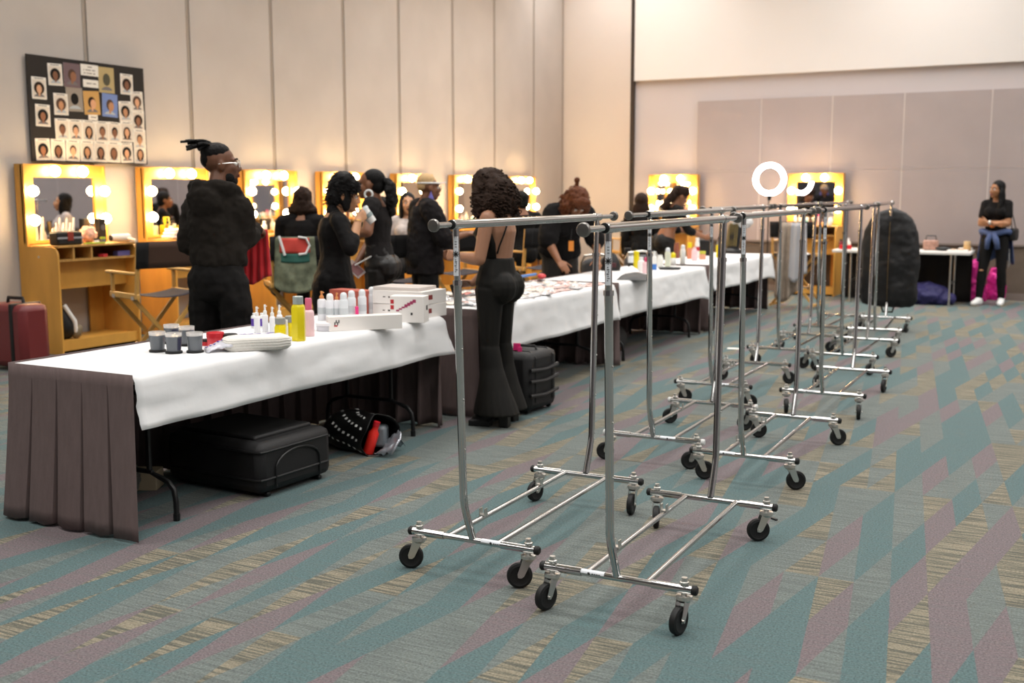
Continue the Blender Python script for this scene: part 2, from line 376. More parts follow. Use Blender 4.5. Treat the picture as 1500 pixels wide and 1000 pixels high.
RK = [ # label, x, y centre, width, length, rz, caster headings, plug, extensions
 ('chrome rolling rack nearest the camera in the left file, casters beside the table row', -2.16, 4.33, .575, 1.16, .012, (3.5, 3.7, 4.4, 4.8), rubber, (.13, .19)),
 ('chrome rolling rack nearest of all, front of the right file in the foreground', -1.475, 4.19, .585, 1.16, .012, (4.4, 4.5, 5.0, 3.7), rubber, (.18, .19)),
 ('second chrome rack back in the left file, with white plugs on its base', -2.18, 6.45, .585, 1.15, .012, (3.6, 3.7, 3.8, 3.7), whitecap, (.29, .24)),
 ('second chrome rack back in the right file', -1.595, 6.25, .565, 1.15, .012, (.4, .5, .5, .6), rubber, (.15, .22)),
 ('third chrome rack back in the left file', -2.41, 8.32, .56, 1.15, .0, (.5, .4, 3.9, .6), rubber, (.18, .2)),
 ('third chrome rack back in the right file', -1.625, 8.32, .57, 1.15, .01, (5.0, 4.9, 4.3, 4.6), rubber, (.2, .2)),
 ('fourth chrome rack back in the left file, behind the lattice of posts', -2.44, 10.37, .57, 1.13, 0, (.6, 3.6, 3.9, 3.4), rubber, (.18, .2)),
 ('fourth chrome rack back in the right file', -1.865, 10.26, .58, 1.15, 0, (.5, 4.2, 3.6, 3.8), rubber, (.2, .16)),
 ('farthest chrome rack of the left file, empty, before the far makeup station', -2.50, 12.25, .50, 1.17, 0, (2.4, 2.7, 2.2, 2.6), rubber, (.2, .15)),
 ('farthest chrome rack of the right file, with the black garment bag hanging from it', -1.975, 12.25, .54, 1.19, .07, (3.5, 3.7, 4.0, 4.4), rubber, (.2, .06)),
]
RACKS = [make_rack(*r, sticker=(i < 6)) for i, r in enumerate(RK)]
# ------------------------------------------------------------------ folding tables, cloths and skirts
TX0, TX1 = -4.53, -3.74
TABY = [(3.50, 6.14), (6.60, 9.05), (9.16, 11.60), (11.88, 14.40)]
DROP = [.225, .30, .30, .27]
def folding_table(label, x0, x1, y0, y1, group, top=whitepl, zt=.74):
    t = T('folding_table', label, 'table', ((x0+x1)/2, (y0+y1)/2, 0), 0, group)
    hx, hy = (x1-x0)/2-.012, (y1-y0)/2-.012
    m = MB(); m.bb((-hx, -hy, zt-.04), (hx, hy, zt)); m.build('tabletop', top, t, bevel=.008)
    for s in (-1, 1):
        l = MB(); a = hx-.09
        if hx > hy: # long in x
            a = hy-.09
            pts = lambda q: [(s*(hx-.25), q*a, zt-.04), (s*(hx-.25), q*a, .30), (s*(hx-.25), q*a, .02)]
            for q in (-1, 1): l.tube(pts(q), .014, 8); l.lathe([(.016,0),(.017,.03),(.012,.032)], (s*(hx-.25), q*a, .0), 8)
            l.tube([(s*(hx-.25), -a, .30), (s*(hx-.25), a, .30)], .012, 8)
        else:
            yy = s*(hy-.27)
            for q in (-1, 1):
                l.tube([(q*(a-.12), yy, zt-.04), (q*(a-.12), yy, .22), (q*(a-.05), yy, .20), (q*(a+.0), yy, .185), (q*(a+.035), yy, .15), (q*(a+.045), yy, .09), (q*(a+.045), yy, .03)], .0135, 8)
                l.lathe([(.016,.0),(.0165,.035),(.012,.037)], (q*(a+.045), yy, 0), 8)
            l.tube([(-a+.1, yy, .22), (a-.1, yy, .22)], .012, 8); l.tube([(-a+.12, yy, .60), (a-.12, yy, .60)], .011, 8)
            l.tube([(0, yy, .60), (0, yy-s*.4, zt-.05)], .009, 8)
        l.build('leg', blackpl if top is whitepl else chrome2, t)
    return t
WHERE = ['nearest the camera', 'behind the woman in bell-bottoms', 'third from the camera', 'farthest down the row']
for i, (y0, y1) in enumerate(TABY):
    folding_table('folding banquet table under a white cloth, %s' % ['nearest the camera', 'second in the row, under the packets', 'third in the row, under the bottles', 'last in the row'][i], TX0, TX1, y0, y1, 'banquet tables in the long row')
def tablecloth(i, y0, y1, drop, endflap):
    # one sheet: back edge, over the top, down the camera side
    rnd = random.Random(30+i); L = y1-y0; Wd = TX1-TX0; top = .747; n = int(L/.045)
    ph = [rnd.uniform(0, 6) for _ in range(6)]
    def fn(u, v):
        y = y0-.004+(L+.008)*u; s = v*(Wd+drop+.05)-.03
        if s < 0: x, z = TX0-.006, top+s
        elif s < Wd-.02: x, z = TX0+s, top
        elif s < Wd+.02:
            a = (s-Wd+.02)/.04*pi/2; x, z = TX1-.02+.025*sin(a), top-.025*(1-cos(a))
        else:
            h = s-Wd; k = h/drop
            x = TX1+.008+.018*k+.006*k*sin(y*3.1+ph[0])+.004*k*sin(y*8.7+ph[1]+k)+.012*(noise.noise(V((y*3.2, k*2.2, i*9.1))))*min(1, k*2)+.007*noise.noise(V((y*11, k*5, i*3.)))
            if u > .86: y += [.07, .05, .15, .12][i]*k*((u-.86)/.14)**1.5; x += .02*k*((u-.86)/.14)
            z = top-h*(1+.022*sin(y*1.6+ph[2])+.010*sin(y*4.3+ph[3])+[.05, .03, .16, .14][i]*max(0, (u-.88)/.12)**2)
        z += .0018*noise.noise(V((x*5, y*5, i)))*(s < Wd)
        return V((x, y, z))
    m = MB(); nv = 40; m.grid(fn, n, nv)
    if endflap:                                             # the loose corner folding back over the far end
        e0 = y1+.004
        def fl(u, v):
            x = TX1+.012-(TX1-TX0)*.62*u+.02*v*(1-u); hh = endflap*(1-u)**.8*v
            return V((x+.012*sin(7*u+3*v)*v, e0+.012+.05*v*(1-u)+.03*v*sin(5*u), top-hh-.004*u))
        m.grid(fl, 12, 8, 0, True)
    o = m.build('tablecloth', cloth, solid=.002, angle=180)
    tag(o, 'white cloth draped over the banquet table %s' % ['nearest the camera, under jars and bottles', 'behind the woman in bell-bottoms, under the packets', 'third down the row, one corner hanging', 'farthest down the row, under the brush holder'][i], 'tablecloth', 'white tablecloths on the row of tables')
for i, (y0, y1) in enumerate(TABY): tablecloth(i, y0, y1, DROP[i], [0, .0, .27, .22][i])
def skirt(i, y0, y1):
    rnd = random.Random(60+i); ztop = .752
    e = .010 if i == 0 else -.004
    segs = [((TX1+.012, y0-.012), (TX0-.014, y0-.012)), ((TX0-.014, y0-.012), (TX0-.014, y1+.012)), ((TX0-.014, y1+.012), (TX1-.03, y1+.012))]
    m = MB(); pw = .162
    for si, (a, b) in enumerate(segs):
        a, b = V((a[0], a[1], 0)), V((b[0], b[1], 0)); d = b-a; L = d.length; d.normalize(); nrm = V((d.y, -d.x, 0))*-1
        if nrm.dot(V(((TX0+TX1)/2, (y0+y1)/2, 0))-a) > 0: nrm = -nrm
        npl = max(2, round(L/pw)); cols = []
        for p in range(npl):
            sh, wd, tl = rnd.uniform(-.03, .05), rnd.uniform(.6, 1.3), rnd.uniform(-.5, .8)
            for qt, qb, dep in ((.0, .02+sh, .1), (.28, .27, .5+tl), (.60, .55, .6), (.95, .90-.07*wd, .1), (.965, .915-.06*wd, -1), (.99, .985-.02*wd, -1)):
                cols.append(((p+qt)/npl, (p+qb)/npl, dep*(wd if dep < 0 else 1), rnd.uniform(-1, 1)))
        def fn(u, v, cols=cols, a=a, d=d, L=L, nrm=nrm, si=si):
            tt, tb, dep, rr = cols[round(u*(len(cols)-1))]; fl = v**1.2; w_ = max(0, v-.06)
            t_ = tt+(tb-tt)*w_
            out = .002+fl*(.055 if si == 0 else .025)+dep*w_*(.024 if dep > 0 else .075)+.004*rr*v
            g = fl*(t_-.5)*2*(.055 if si == 0 else .02)
            p = a + d*(t_*L+g) + nrm*out
            return V((p.x, p.y, ztop-(ztop-.014)*v-(.006 if v > .9 else 0)*rr*(dep > 0)))
        m.grid(fn, len(cols)-1, 12)
    o = m.build('table_skirt', skirtm, solid=.0015, angle=25)
    tag(o, 'taupe pleated skirt round the ends and back of the table %s' % ['nearest the camera', 'second in the row', 'third in the row', 'farthest in the row'][i], 'table skirt', 'taupe pleated table skirts')
for i, (y0, y1) in enumerate(TABY): skirt(i, y0, y1)

# ------------------------------------------------------------------ makeup stations
GR_S = 'lit plywood makeup stations'
def make_station(label, loc, rz, W=1.0, nb=(1, 1, 1)):
    t = T('makeup_station', label, 'makeup station', loc, rz, GR_S)
    D = .56; th = .02
    for x0 in (0, W-th):                                   # sides with a rounded front shoulder
        p = [(-.02, 0), (-D, 0), (-D, .95)] + [(-D+.09*(1-cos(a*pi/12)), .95+.09*sin(a*pi/12)) for a in range(1, 7)] + [(-.15, 1.04), (-.15, 1.82), (-.02, 1.82)]
        m = MB(); m.prism(p, 'x', x0, x0+th); m.build('side_panel', ply, t, bevel=.002)
    m = MB(); m.bb((th, -D+.01, 1.03), (W-th, -.03, 1.05)); m.build('counter', plydark, t, bevel=.002)
    m = MB(); m.bb((th, -D+.02, .895), (W-th, -.05, .915))
    for x in (.20, .42): m.bb((x, -D+.02, .915), (x+.018, -.06, 1.03))
    m.bb((th, -.07, .915), (W-th, -.05, 1.03)); m.build('shelf', plydark, t)
    m = MB(); m.bb((th, -.40, .62), (W-th, -.38, .895)); m.build('apron', ply, t)
    m = MB(); m.bb((th, -D+.03, .03), (W-th, -D+.05, .13)); m.bb((th, -D+.05, .10), (W-th, -.05, .12)); m.build('base_rail', ply, t)
    for a_, b_ in ((.02, .32*W), (.80*W, W-th)): m = MB(); m.bb((a_, -.05, .03), (b_, -.03, .62)); m.build('back_panel', ply, t)
    m = MB(); fw = .125; z0, z1 = 1.06, 1.82; y0, y1 = -.125, -.10
    m.bb((.0, y0, z1-.115), (W, y1, z1)); m.bb((.0, y0, z0), (fw, y1, z1-.115)); m.bb((W-fw, y0, z0), (W, y1, z1-.115))
    m.bb((fw, y0, z0), (W-fw, y1, z0+.03))
    m.bb((0, -.15, z1), (W, -.02, z1+.012)); fr = m.build('mirror_frame', ply, t, bevel=.002)
    m = MB(); m.bb((fw-.01, y1-.004, z0+.03), (W-fw+.01, y1+.006, z1-.11)); m.build('mirror', mirror, fr, smooth=False)
    m = MB(); m.bb((.02, -.06, 1.05), (W-.02, -.03, 1.80)); m.build('mirror_back', plydark, t)
    BL = [(x*W, 1.765) for x in (.33, .67)] + [(.062, z) for z in (1.57, 1.29)] + [(W-.062, z) for z in (1.57, 1.29)]
    for x, z in BL:
        s_ = MB(); s_.lathe([(.024, 0), (.024, .022), (.018, .03)], (x, y0, z), 12, 0, (0, -1, 0)); so = s_.build('socket', whitepl, t)
        b = MB(); b.ell((x, y0-.072, z), .051, 16, 10); b.build('bulb', bulbm, so)
    lk = MB(); lk.lathe([(.012, 0), (.012, .006), (.004, .008)], (.0, -.30, .94), 10, 0, (-1, 0, 0)); lk.build('lock', chrome2, t)
    return t
STY = [7.32, 8.85, 10.47, 12.0, 13.78, 15.45, 17.35]
SLAB = ['lit plywood makeup station at far left, below the photo board', 'lit plywood makeup station second from left, behind the first director chair', 'lit plywood makeup station just right of the man in the hoodie', 'lit plywood makeup station fourth from left, behind the woman drinking coffee', 'lit plywood makeup station fifth from left, behind the man with the lilac earring', 'lit plywood makeup station sixth from left, left of the long curly hair', 'lit plywood makeup station last on the left wall, right of the long curly hair']
st0 = make_station(SLAB[0], (WX, STY[0], 0), pi/2)
STN = [st0] + [dup(st0, (WX, y, 0), pi/2, l) for y, l in zip(STY[1:], SLAB[1:])]
sb = make_station('lit plywood makeup station on the back wall, behind the stooping woman', (-6.50, BY-.08, 0), 0, .83)
STN += [sb, dup(sb, (-4.22, BY-.08, 0), 0, 'lit plywood makeup station on the back wall, beside the ring light')]

# ------------------------------------------------------------------ director chairs
GR_C = 'folding director chairs'
def make_chair(label, loc, rz, back=canvas, wd=wood2, side=None):
    # tall director chair: front is +y
    t = T('director_chair', label, 'chair', loc, rz, GR_C)
    hw, hd, zs, za, zb = .275, .21, .72, .905, 1.155
    for s in (-1, 1):
        m = MB(); m.box((s*hw, 0, zs), (.028, .50, .045)); m.build('seat_rail', wd, t, bevel=.006)
        m = MB(); m.box((s*hw, .03, za), (.055, .52, .022)); m.build('armrest', wd, t, bevel=.008)
        m = MB(); m.box((s*hw, .21, (zs+za)/2), (.024, .035, za-zs-.02)); m.build('arm_post', wd, t, bevel=.004)
        m = MB(); m.prism([(-.235, zs-.02), (-.195, zs-.02), (-.255, zb), (-.290, zb)], 'x', s*hw-.013, s*hw+.013); m.build('back_post', wd, t, bevel=.004)
        m = MB(); m.box((s*hw, 0, .05), (.03, .52, .035)); m.build('floor_rail', wd, t, bevel=.006)
    for y in (-.17, .17):
        for s in (-1, 1):
            m = MB(); yy = y+s*.014; a, b = V((-s*hw, yy, zs-.02)), V((s*hw, yy, .06)); d = (b-a)
            m.box((a+b)/2, (.034, .022, d.length), rot=V((0,0,1)).rotation_difference(d).to_matrix()); m.build('leg', wd, t, bevel=.003)
    m = MB()
    for s in (-1, 1):
        for y in (-.17, .17): m.lathe([(.012, -.012), (.012, .012)], (s*hw*.36, y, zs*.31+.02), 8, 0, (0, 1, 0)); m.box((s*hw, y, zs-.012), (.036, .05, .03))
    m.tube([(-hw*.4, -.17, .30), (-hw*.5, 0, .275), (-hw*.4, .17, .30)], .011, 8); m.tube([(hw*.4, -.17, .30), (hw*.5, 0, .275), (hw*.4, .17, .30)], .011, 8)
    m.build('hinge', chrome2, t)
    m = MB(); m.grid(lambda u, v: V((-hw+2*hw*u, -.23+.44*v, zs+.018-.035*sin(pi*u))), 12, 6); m.build('seat', mat('slate_canvas', '#2a2a35', .85, bump=.2, bscale=200), t, solid=.004, angle=180)
    m = MB(); yb = lambda z: -.215-(z-zs)*.125
    m.grid(lambda u, v: V(((-hw-.022)+(2*hw+.044)*u, yb(.945+.22*v)-.024-.018*sin(pi*u), .948+.215*v)), 14, 4, 0)
    for s in (-1, 1): m.grid(lambda u, v: V((s*(hw+.024-.10*u), yb(.945+.22*v)-.0275-.014*sin(pi*u*.3), .948+.215*v)), 4, 3, 1)
    m.build('backrest', [back, canvas], t, solid=.005, angle=180)
    return t
FL = face(-.70, .71)
ch = make_chair('tall director chair with brown and black canvas back at left, empty', PD(222, 9.2), FL, canvasbr)
CH = [ch]
def chair(label, px, d, rz): CH.append(dup(chb, PD(px, d), rz, label)); return CH[-1]
chb = make_chair('tall director chair holding the bob-haired woman, camouflage tote on its back', PD(434, 10.25), face(-.35, .93)); CH.append(chb)
chair('tall director chair with plain black back, between the ponytail woman and the man', 588, 10.6, face(-.5, .86))
chair('tall director chair with black back just left of the curly-haired woman', 660, 11.6, face(-.5, .86))
chair('tall director chair with black back just right of the curly-haired woman', 783, 12.4, face(-.5, .86))
chair('tall director chair of the long-haired seated woman, near the back wall', 931, 15.6, face(-.2, .98))
chair('tall director chair with the grey and beige garment thrown over it', 1172, 14.9, face(.55, .83))

# ------------------------------------------------------------------ stacking chairs by the tables
def stack_chair(label, px, d, rz):
    t = T('banquet_chair', label, 'chair', PD(px, d), rz, 'chrome framed banquet chairs')
    m = MB(); m.tube([(-.2, -.2, 0), (-.2, -.22, .45), (-.195, -.26, .80), (-.15, -.275, .88), (0, -.28, .90), (.15, -.275, .88), (.195, -.26, .80), (.2, -.22, .45), (.2, -.2, 0)], .012, 8)
    m.build('back_frame', chrome2, t)
    m = MB(); m.grid(lambda u, v: V((-.18+.36*u, -.232-.035*v-.015*sin(pi*u), .52+.34*v*(1-.15*abs(2*u-1)**3))), 8, 6); m.build('backrest', greypl, t, solid=.03, angle=180)
    m = MB(); m.box((0, 0, .46), (.42, .42, .06)); m.build('seat', greypl, t, bevel=.02)
    for s in (-1, 1): m = MB(); m.tube([(s*.19, .17, .44), (s*.2, .2, 0)], .012, 8); m.build('leg', chrome2, t)
stack_chair('chrome framed banquet chair with grey back behind the row of bottles', 945, 12.6, face(.2, .98))
stack_chair('chrome framed banquet chair behind the packets, right of the auburn-haired woman', 886, 12.0, face(.3, .95))

# ------------------------------------------------------------------ photo board
def board():
    t = T('photo_board', 'black board of taped-up hair reference portraits on the left wall', 'pin board', (WX+.03, 8.27, 2.375), pi/2)
    Wb, Hb = 1.50, 1.03
    R = lambda x, z: (x, z)
    m = MB(); m.box((0, .0, 0), (Wb, .012, Hb)); m.build('backing', mat('black_foamboard', '#241f1d', .8), t)
    # card corners are in a 0..1 frame of the board
    cards = [(.20,.15,'f'),(.055,.30,'f'),(.235,.44,'f'),(.075,.565,'f'),(.86,.17,'f'),(.955,.345,'f'),(.835,.46,'f'),(.96,.545,'f'),
             (.235,.69,'d'),(.355,.69,'d'),(.475,.69,'m'),(.60,.69,'s'),(.72,.69,'s'),(.84,.675,'m'),(.965,.75,'s'),
             (.06,.90,'f'),(.19,.90,'l'),(.32,.90,'s'),(.45,.90,'m'),(.575,.90,'l'),(.70,.90,'l'),(.83,.90,'f'),(.965,.955,'l'),
             (.345,.14,'a'),(.36,.38,'g'),(.515,.40,'t'),(.685,.41,'b'),(.665,.15,'o')]
    bgc = mat('print_backdrop', '#d9cfc2', .6); tape = mat('print_shirt', '#6f6b6d', .6)
    hairs = [hairblk, hairbrn, mat('print_brown_hair', '#4d3526', .7)]; skins = [skinA, skinB, skinC, skinD]
    bgs = {'a': mat('print_plum', '#6d5a60', .6), 'g': mat('print_grey', '#938a80', .6), 't': mat('print_gold', '#c59a58', .6), 'b': mat('print_blue', '#6f86bd', .6), 'o': mat('print_olive', '#b3a070', .6)}
    rnd = random.Random(3)
    for k, (u, v, kind) in enumerate(cards):
        big = kind in bgs; w, h = (.172, .213) if not big else (.205, .24)
        if kind == 'o': h *= 1.1
        cx, cz = (u-.5)*Wb*.93, (.5-v)*Hb*.96
        cx = max(-Wb/2+w/2+.005, min(Wb/2-w/2-.005, cx)); cz = max(-Hb/2+h/2+.01, min(Hb/2-h/2-.01, cz))
        A = Matrix.Rotation(rnd.uniform(-.05, .05), 3, 'Y'); m = MB(); lift = -.0075-.0012*(k % 3)
        def sh(poly, dy, mi):
            m.add([V((cx, lift-dy, cz)) + A @ V((p[0], 0, p[1])) for p in poly], [tuple(range(len(poly)))], mi)
        bx = lambda x0, z0, x1, z1: [(x0, z0), (x1, z0), (x1, z1), (x0, z1)]
        el = lambda x, z, a, b: [(x+a*cos(i*pi/8), z+b*sin(i*pi/8)) for i in range(16)]
        m.box((cx, lift, cz), (w, .001, h), 0, rot=A)
        if not big: sh(bx(-w*.44, -h*.46, w*.44, h*.38), .0012, 1); sh(bx(-w*.3, h*.42, w*.3, h*.45), .0012, 5)
        else: sh(bx(-w*.5, -h*.5, w*.5, h*.5), .0012, 1)
        y0 = -h*.05
        sh([p for p in el(0, -h*.48, w*.40, h*.23) if p[1] >= -h*.46], .0016, 4)
        if kind == 'f': sh(el(0, y0+h*.05, w*.36, h*.29), .002, 2)
        elif kind in 'lm': sh(el(0, y0-h*.03, w*.30, h*.32), .002, 2)
        else: sh(el(0, y0+h*.07, w*.24, h*.24), .002, 2)
        if kind != 'o' and kind != 'g': sh(el(0 if not big else w*.08, y0, w*.18, h*.20), .0024, 3); sh(bx(-w*.06, y0-h*.3, w*.06, y0-h*.1), .0022, 3)
        m.build('portrait', [paper, bgs.get(kind, bgc), hairs[k % 3] if kind != 'o' else mat('print_green', '#4c4a38', .7), skins[(k*7) % 4], tape if k % 2 else mat('print_pale_shirt', '#a9b2ba', .6), ink], t, smooth=False)
    for (u, v, w, h, n) in ((.51, .085, .19, .11, 3), (.515, .215, .165, .075, 1), (.52, .545, .10, .06, 1)):
        m = MB(); cx, cz = (u-.5)*Wb*.97, (.5-v)*Hb; m.box((cx, -.008, cz), (w*Wb*.8, .001, h*Hb), 0)
        for r_ in range(n):
            zz = cz+(n-1)*.016-.032*r_; ww = w*Wb*.8*(.35 if n > 1 and r_ == 0 else .72); k = int(ww/.014)
            for j in range(k):
                if (j*5+r_) % 6: m.box((cx-ww/2+.014*(j+.5), -.0088, zz), (.010, .0006, .012), 1)
        m.build('caption_card', [paper, mat('print_ink', '#6a625c', .7)], t, smooth=False)
board()
# ------------------------------------------------------------------ people
PENDING = []
def later(o, vox, sm=4, disp=None):
    a = o.modifiers.new('r', 'REMESH'); a.mode = 'VOXEL'; a.voxel_size = vox; a.use_smooth_shade = True
    b = o.modifiers.new('s', 'SMOOTH'); b.factor = .5; b.iterations = sm
    if disp:
        for st, sc in ([disp] if not isinstance(disp, list) else disp):
            tx = bpy.data.textures.new('curl', 'CLOUDS'); tx.noise_scale = sc; tx.noise_depth = 2
            d = o.modifiers.new('d', 'DISPLACE'); d.texture = tx; d.strength = st; d.mid_level = .5
    PENDING.append(o); return o
def settle():
    bpy.context.view_layer.update(); dg = bpy.context.evaluated_depsgraph_get()
    new = [(o, bpy.data.meshes.new_from_object(o.evaluated_get(dg))) for o in PENDING]
    for o, me in new:
        mats = list(o.data.materials); o.modifiers.clear(); o.data = me; me.name = o.name
        if not me.materials:
            for m_ in mats: me.materials.append(m_)
        me.shade_smooth()
    PENDING.clear()
def stand(h=1.68, lean=0., side=0., feet=.1, sex='f', yaw_feet=0):
    k = h/1.68; c, s_ = cos(lean), sin(lean); J = {}
    hip = .93*k
    def up(z, x=0, y=0):                                    # torso points bend forward at the hip
        dz = z*k-hip; return V((x*k+side*dz, y*k*c+dz*s_, hip+dz*c-y*k*s_))
    J['pe'] = V((0, -.02*k, .94*k)); J['ch'] = up(1.22, 0, -.01); J['nk'] = up(1.415, 0, -.02); J['hd'] = up(1.555, 0, .025)
    sw = .175 if sex == 'f' else .205
    for q, n in ((-1, 'l'), (1, 'r')):
        J['s'+n] = up(1.365, q*sw, -.015); J['h'+n] = V((q*.085*k, -.01, .90*k)); J['k'+n] = V((q*feet*.95, .02, .49*k)); J['a'+n] = V((q*feet, -.03, .085*k))
        J['e'+n] = up(1.09, q*(sw+.05), -.03); J['w'+n] = up(.86, q*(sw+.05), .06)
    return J
def sit(h=1.68, seat=.72, lean=0., sex='f'):
    J = stand(h, lean, sex=sex); k = h/1.68; dz = seat+.09-.93*k
    for n in J:
        if n[0] not in 'ka': J[n] = J[n]+V((0, 0, dz))
    for q, n in ((-1, 'l'), (1, 'r')):
        J['h'+n].z = seat+.08; J['k'+n] = V((q*.11, .42*k, seat+.06)); J['a'+n] = V((q*.11, .45*k, seat-.36*k))
    return J
FEM = [(-.17,.085,.085),(-.08,.155,.115),(.0,.172,.122),(.14,.158,.108),(.36,.122,.088),(.55,.130,.098),(.70,.148,.112),(.84,.158,.098),(.95,.125,.072),(1.03,.058,.056)]
MAL = [(-.17,.09,.085),(-.08,.150,.110),(.0,.158,.112),(.14,.150,.105),(.36,.143,.100),(.55,.155,.110),(.70,.172,.118),(.84,.180,.105),(.95,.150,.078),(1.03,.066,.062)]
def spine(J, t):
    a, b, c = J['pe'], J['ch'], J['nk']; d0 = (b-a).length; d1 = (c-b).length; tb = d0/(d0+d1)
    f = lambda u: a+(b-a)*(u/tb) if u < tb else b+(c-b)*((u-tb)/(1-tb))
    return (f(t-.08)+f(t)*2+f(t+.08))/4
def torso(mb, J, prof, k, infl=0, t0=-.2, t1=1.1, n=18, bust=0, butt=0):
    hx = (J['hr']-J['hl']).normalized(); sx = (J['sr']-J['sl']).normalized(); R = []
    for t, rx, ry in prof:
        if t < t0-1e-6 or t > t1+1e-6: continue
        c = spine(J, t); d = (spine(J, t+.06)-spine(J, t-.06)).normalized(); w = min(1, max(0, t))
        x = (hx*(1-w)+sx*w); x = (x-d*x.dot(d)).normalized(); y = d.cross(x)
        R.append([c + x*((rx*k+infl)*cos(2*pi*j/n)) + y*((ry*k+infl)*sin(2*pi*j/n)) for j in range(n)])
    mb.rings(R)
    x = sx; d = (J['nk']-J['ch']).normalized(); y = d.cross(x).normalized()
    if bust and t1 > .7:
        for q in (-1, 1): mb.ell(spine(J, .66)+x*(q*.068*k)+y*(.078*k), (.066*k+infl*.8, .052*k*bust+infl*.8, .068*k+infl*.8))
        mb.ell(spine(J, .66)+y*(.072*k), (.085*k+infl*.8, .042*k*bust+infl*.8, .060*k+infl*.8))
    if butt and t0 < 0:
        dd = (J['ch']-J['pe']).normalized(); yb = dd.cross(hx).normalized()
        for q in (-1, 1): mb.ell(spine(J, -.05)+hx*(q*.066*k)-yb*(.050*k*butt), (.092*k+infl, .084*k*butt+infl, .105*k+infl)); mb.ell(spine(J, -.05)-yb*(.050*k*butt), (.10*k+infl, .075*k*butt+infl, .09*k+infl))
def hand(mb, w, d, n, side, curl=.5, k=1., thumb=.6, pinch=0):
    d = V(d).normalized(); n = V(n); n = (n-d*n.dot(d)).normalized(); l = d.cross(n)*side
    wr = V(w)
    K = [wr+d*(.082*k)+l*(o*k) for o in (.030, .010, -.010, -.029)]
    K[0] -= d*.004; K[3] -= d*.010
    for p in K: mb.cap(wr+d*.012+(p-wr-d*.082*k)*.45, p, .0155*k, .0125*k, 8)
    for i, p in enumerate(K):
        Lf = (.074, .082, .076, .060)[i]*k; a = 0; q = p; c = curl*(1+.12*i)
        for sgi, fr in enumerate((.45, .30, .25)):
            a += c*(.7, .95, .7)[sgi]; v = d*cos(a)+n*sin(a); e = q+v*(Lf*fr); mb.cap(q, e, (.0092, .0085, .0078)[sgi]*k, (.0085, .0078, .007)[sgi]*k, 8); q = e
    q = wr+d*.022*k+l*.022*k; v = (d*.65+l*.7+n*(.15+thumb*.4)).normalized()
    for sgi, Lf in enumerate((.042, .033, .027)):
        e = q+v*Lf*k; mb.cap(q, e, (.013, .0098, .0088)[sgi]*k, (.0105, .009, .0078)[sgi]*k, 8); q = e; v = (v+d*.25+n*(.2*thumb)-l*.15).normalized()
def head_axes(J, hy, hp, hr=0): return (Matrix.Rotation(hy, 3, 'Z') @ Matrix.Rotation(hp, 3, 'X') @ Matrix.Rotation(hr, 3, 'Y'))
def arm(mb, J, q, infl=(0, 0, 0), k=1, upto=2, frac=1):
    s_, e, w = J['s'+q], J['e'+q], J['w'+q]
    r = (.050*k+infl[0], .041*k+infl[1], .027*k+infl[2])
    mb.cap(J['nk']+(s_-J['nk'])*.35-V((0,0,.01)), s_, .045*k+infl[0], r[0])
    if upto == 1: mb.cap(s_, s_+(e-s_)*frac, r[0], r[0]+(r[1]-r[0])*frac); return
    mb.cap(s_, e, r[0], r[1]); m = e+(w-e)*.3*min(1, frac/.3); mb.cap(e, m, r[1], r[1]*1.02)
    if frac > .3: mb.cap(m, e+(w-e)*frac, r[1]*1.02, r[1]+(r[2]-r[1])*frac)
def leg(mb, J, q, infl=(0, 0, 0, 0), k=1, frac=2.):
    h, kn, a = J['h'+q], J['k'+q], J['a'+q]
    r = (.088*k+infl[0], .075*k+infl[1], .052*k+infl[2], .036*k+infl[3])
    m = h+(kn-h)*.4; mb.cap(h, m, r[0], r[1]); mb.cap(m, kn, r[1], r[2])
    if frac > 1:
        cfp = kn+(a-kn)*.32-((J['a'+q]-kn).normalized().cross(V((1,0,0)))*-.0); mb.cap(kn, cfp, r[2], .053*k+(infl[2]+infl[3])/2); mb.cap(cfp, kn+(a-kn)*(frac-1), .053*k+(infl[2]+infl[3])/2, r[3])
def foot(mb, a, yaw, k=1, infl=0, heel=0):
    d = V((-sin(yaw), cos(yaw), 0)); a = V(a); z = .032*k+infl*.5
    t = V((a.x, a.y, z))+d*.125*k; h = V((a.x, a.y, z+heel))-d*.05*k
    mb.cap(a, h, .036*k+infl, .032*k+infl); mb.cap(a+d*.02-V((0,0,.02)), t, .036*k+infl, .032*k+infl); mb.cap(h, t, .032*k+infl, .036*k+infl); mb.cap(t, t+d*.055*k-V((0,0,.006)), .034*k+infl, .024*k+infl)
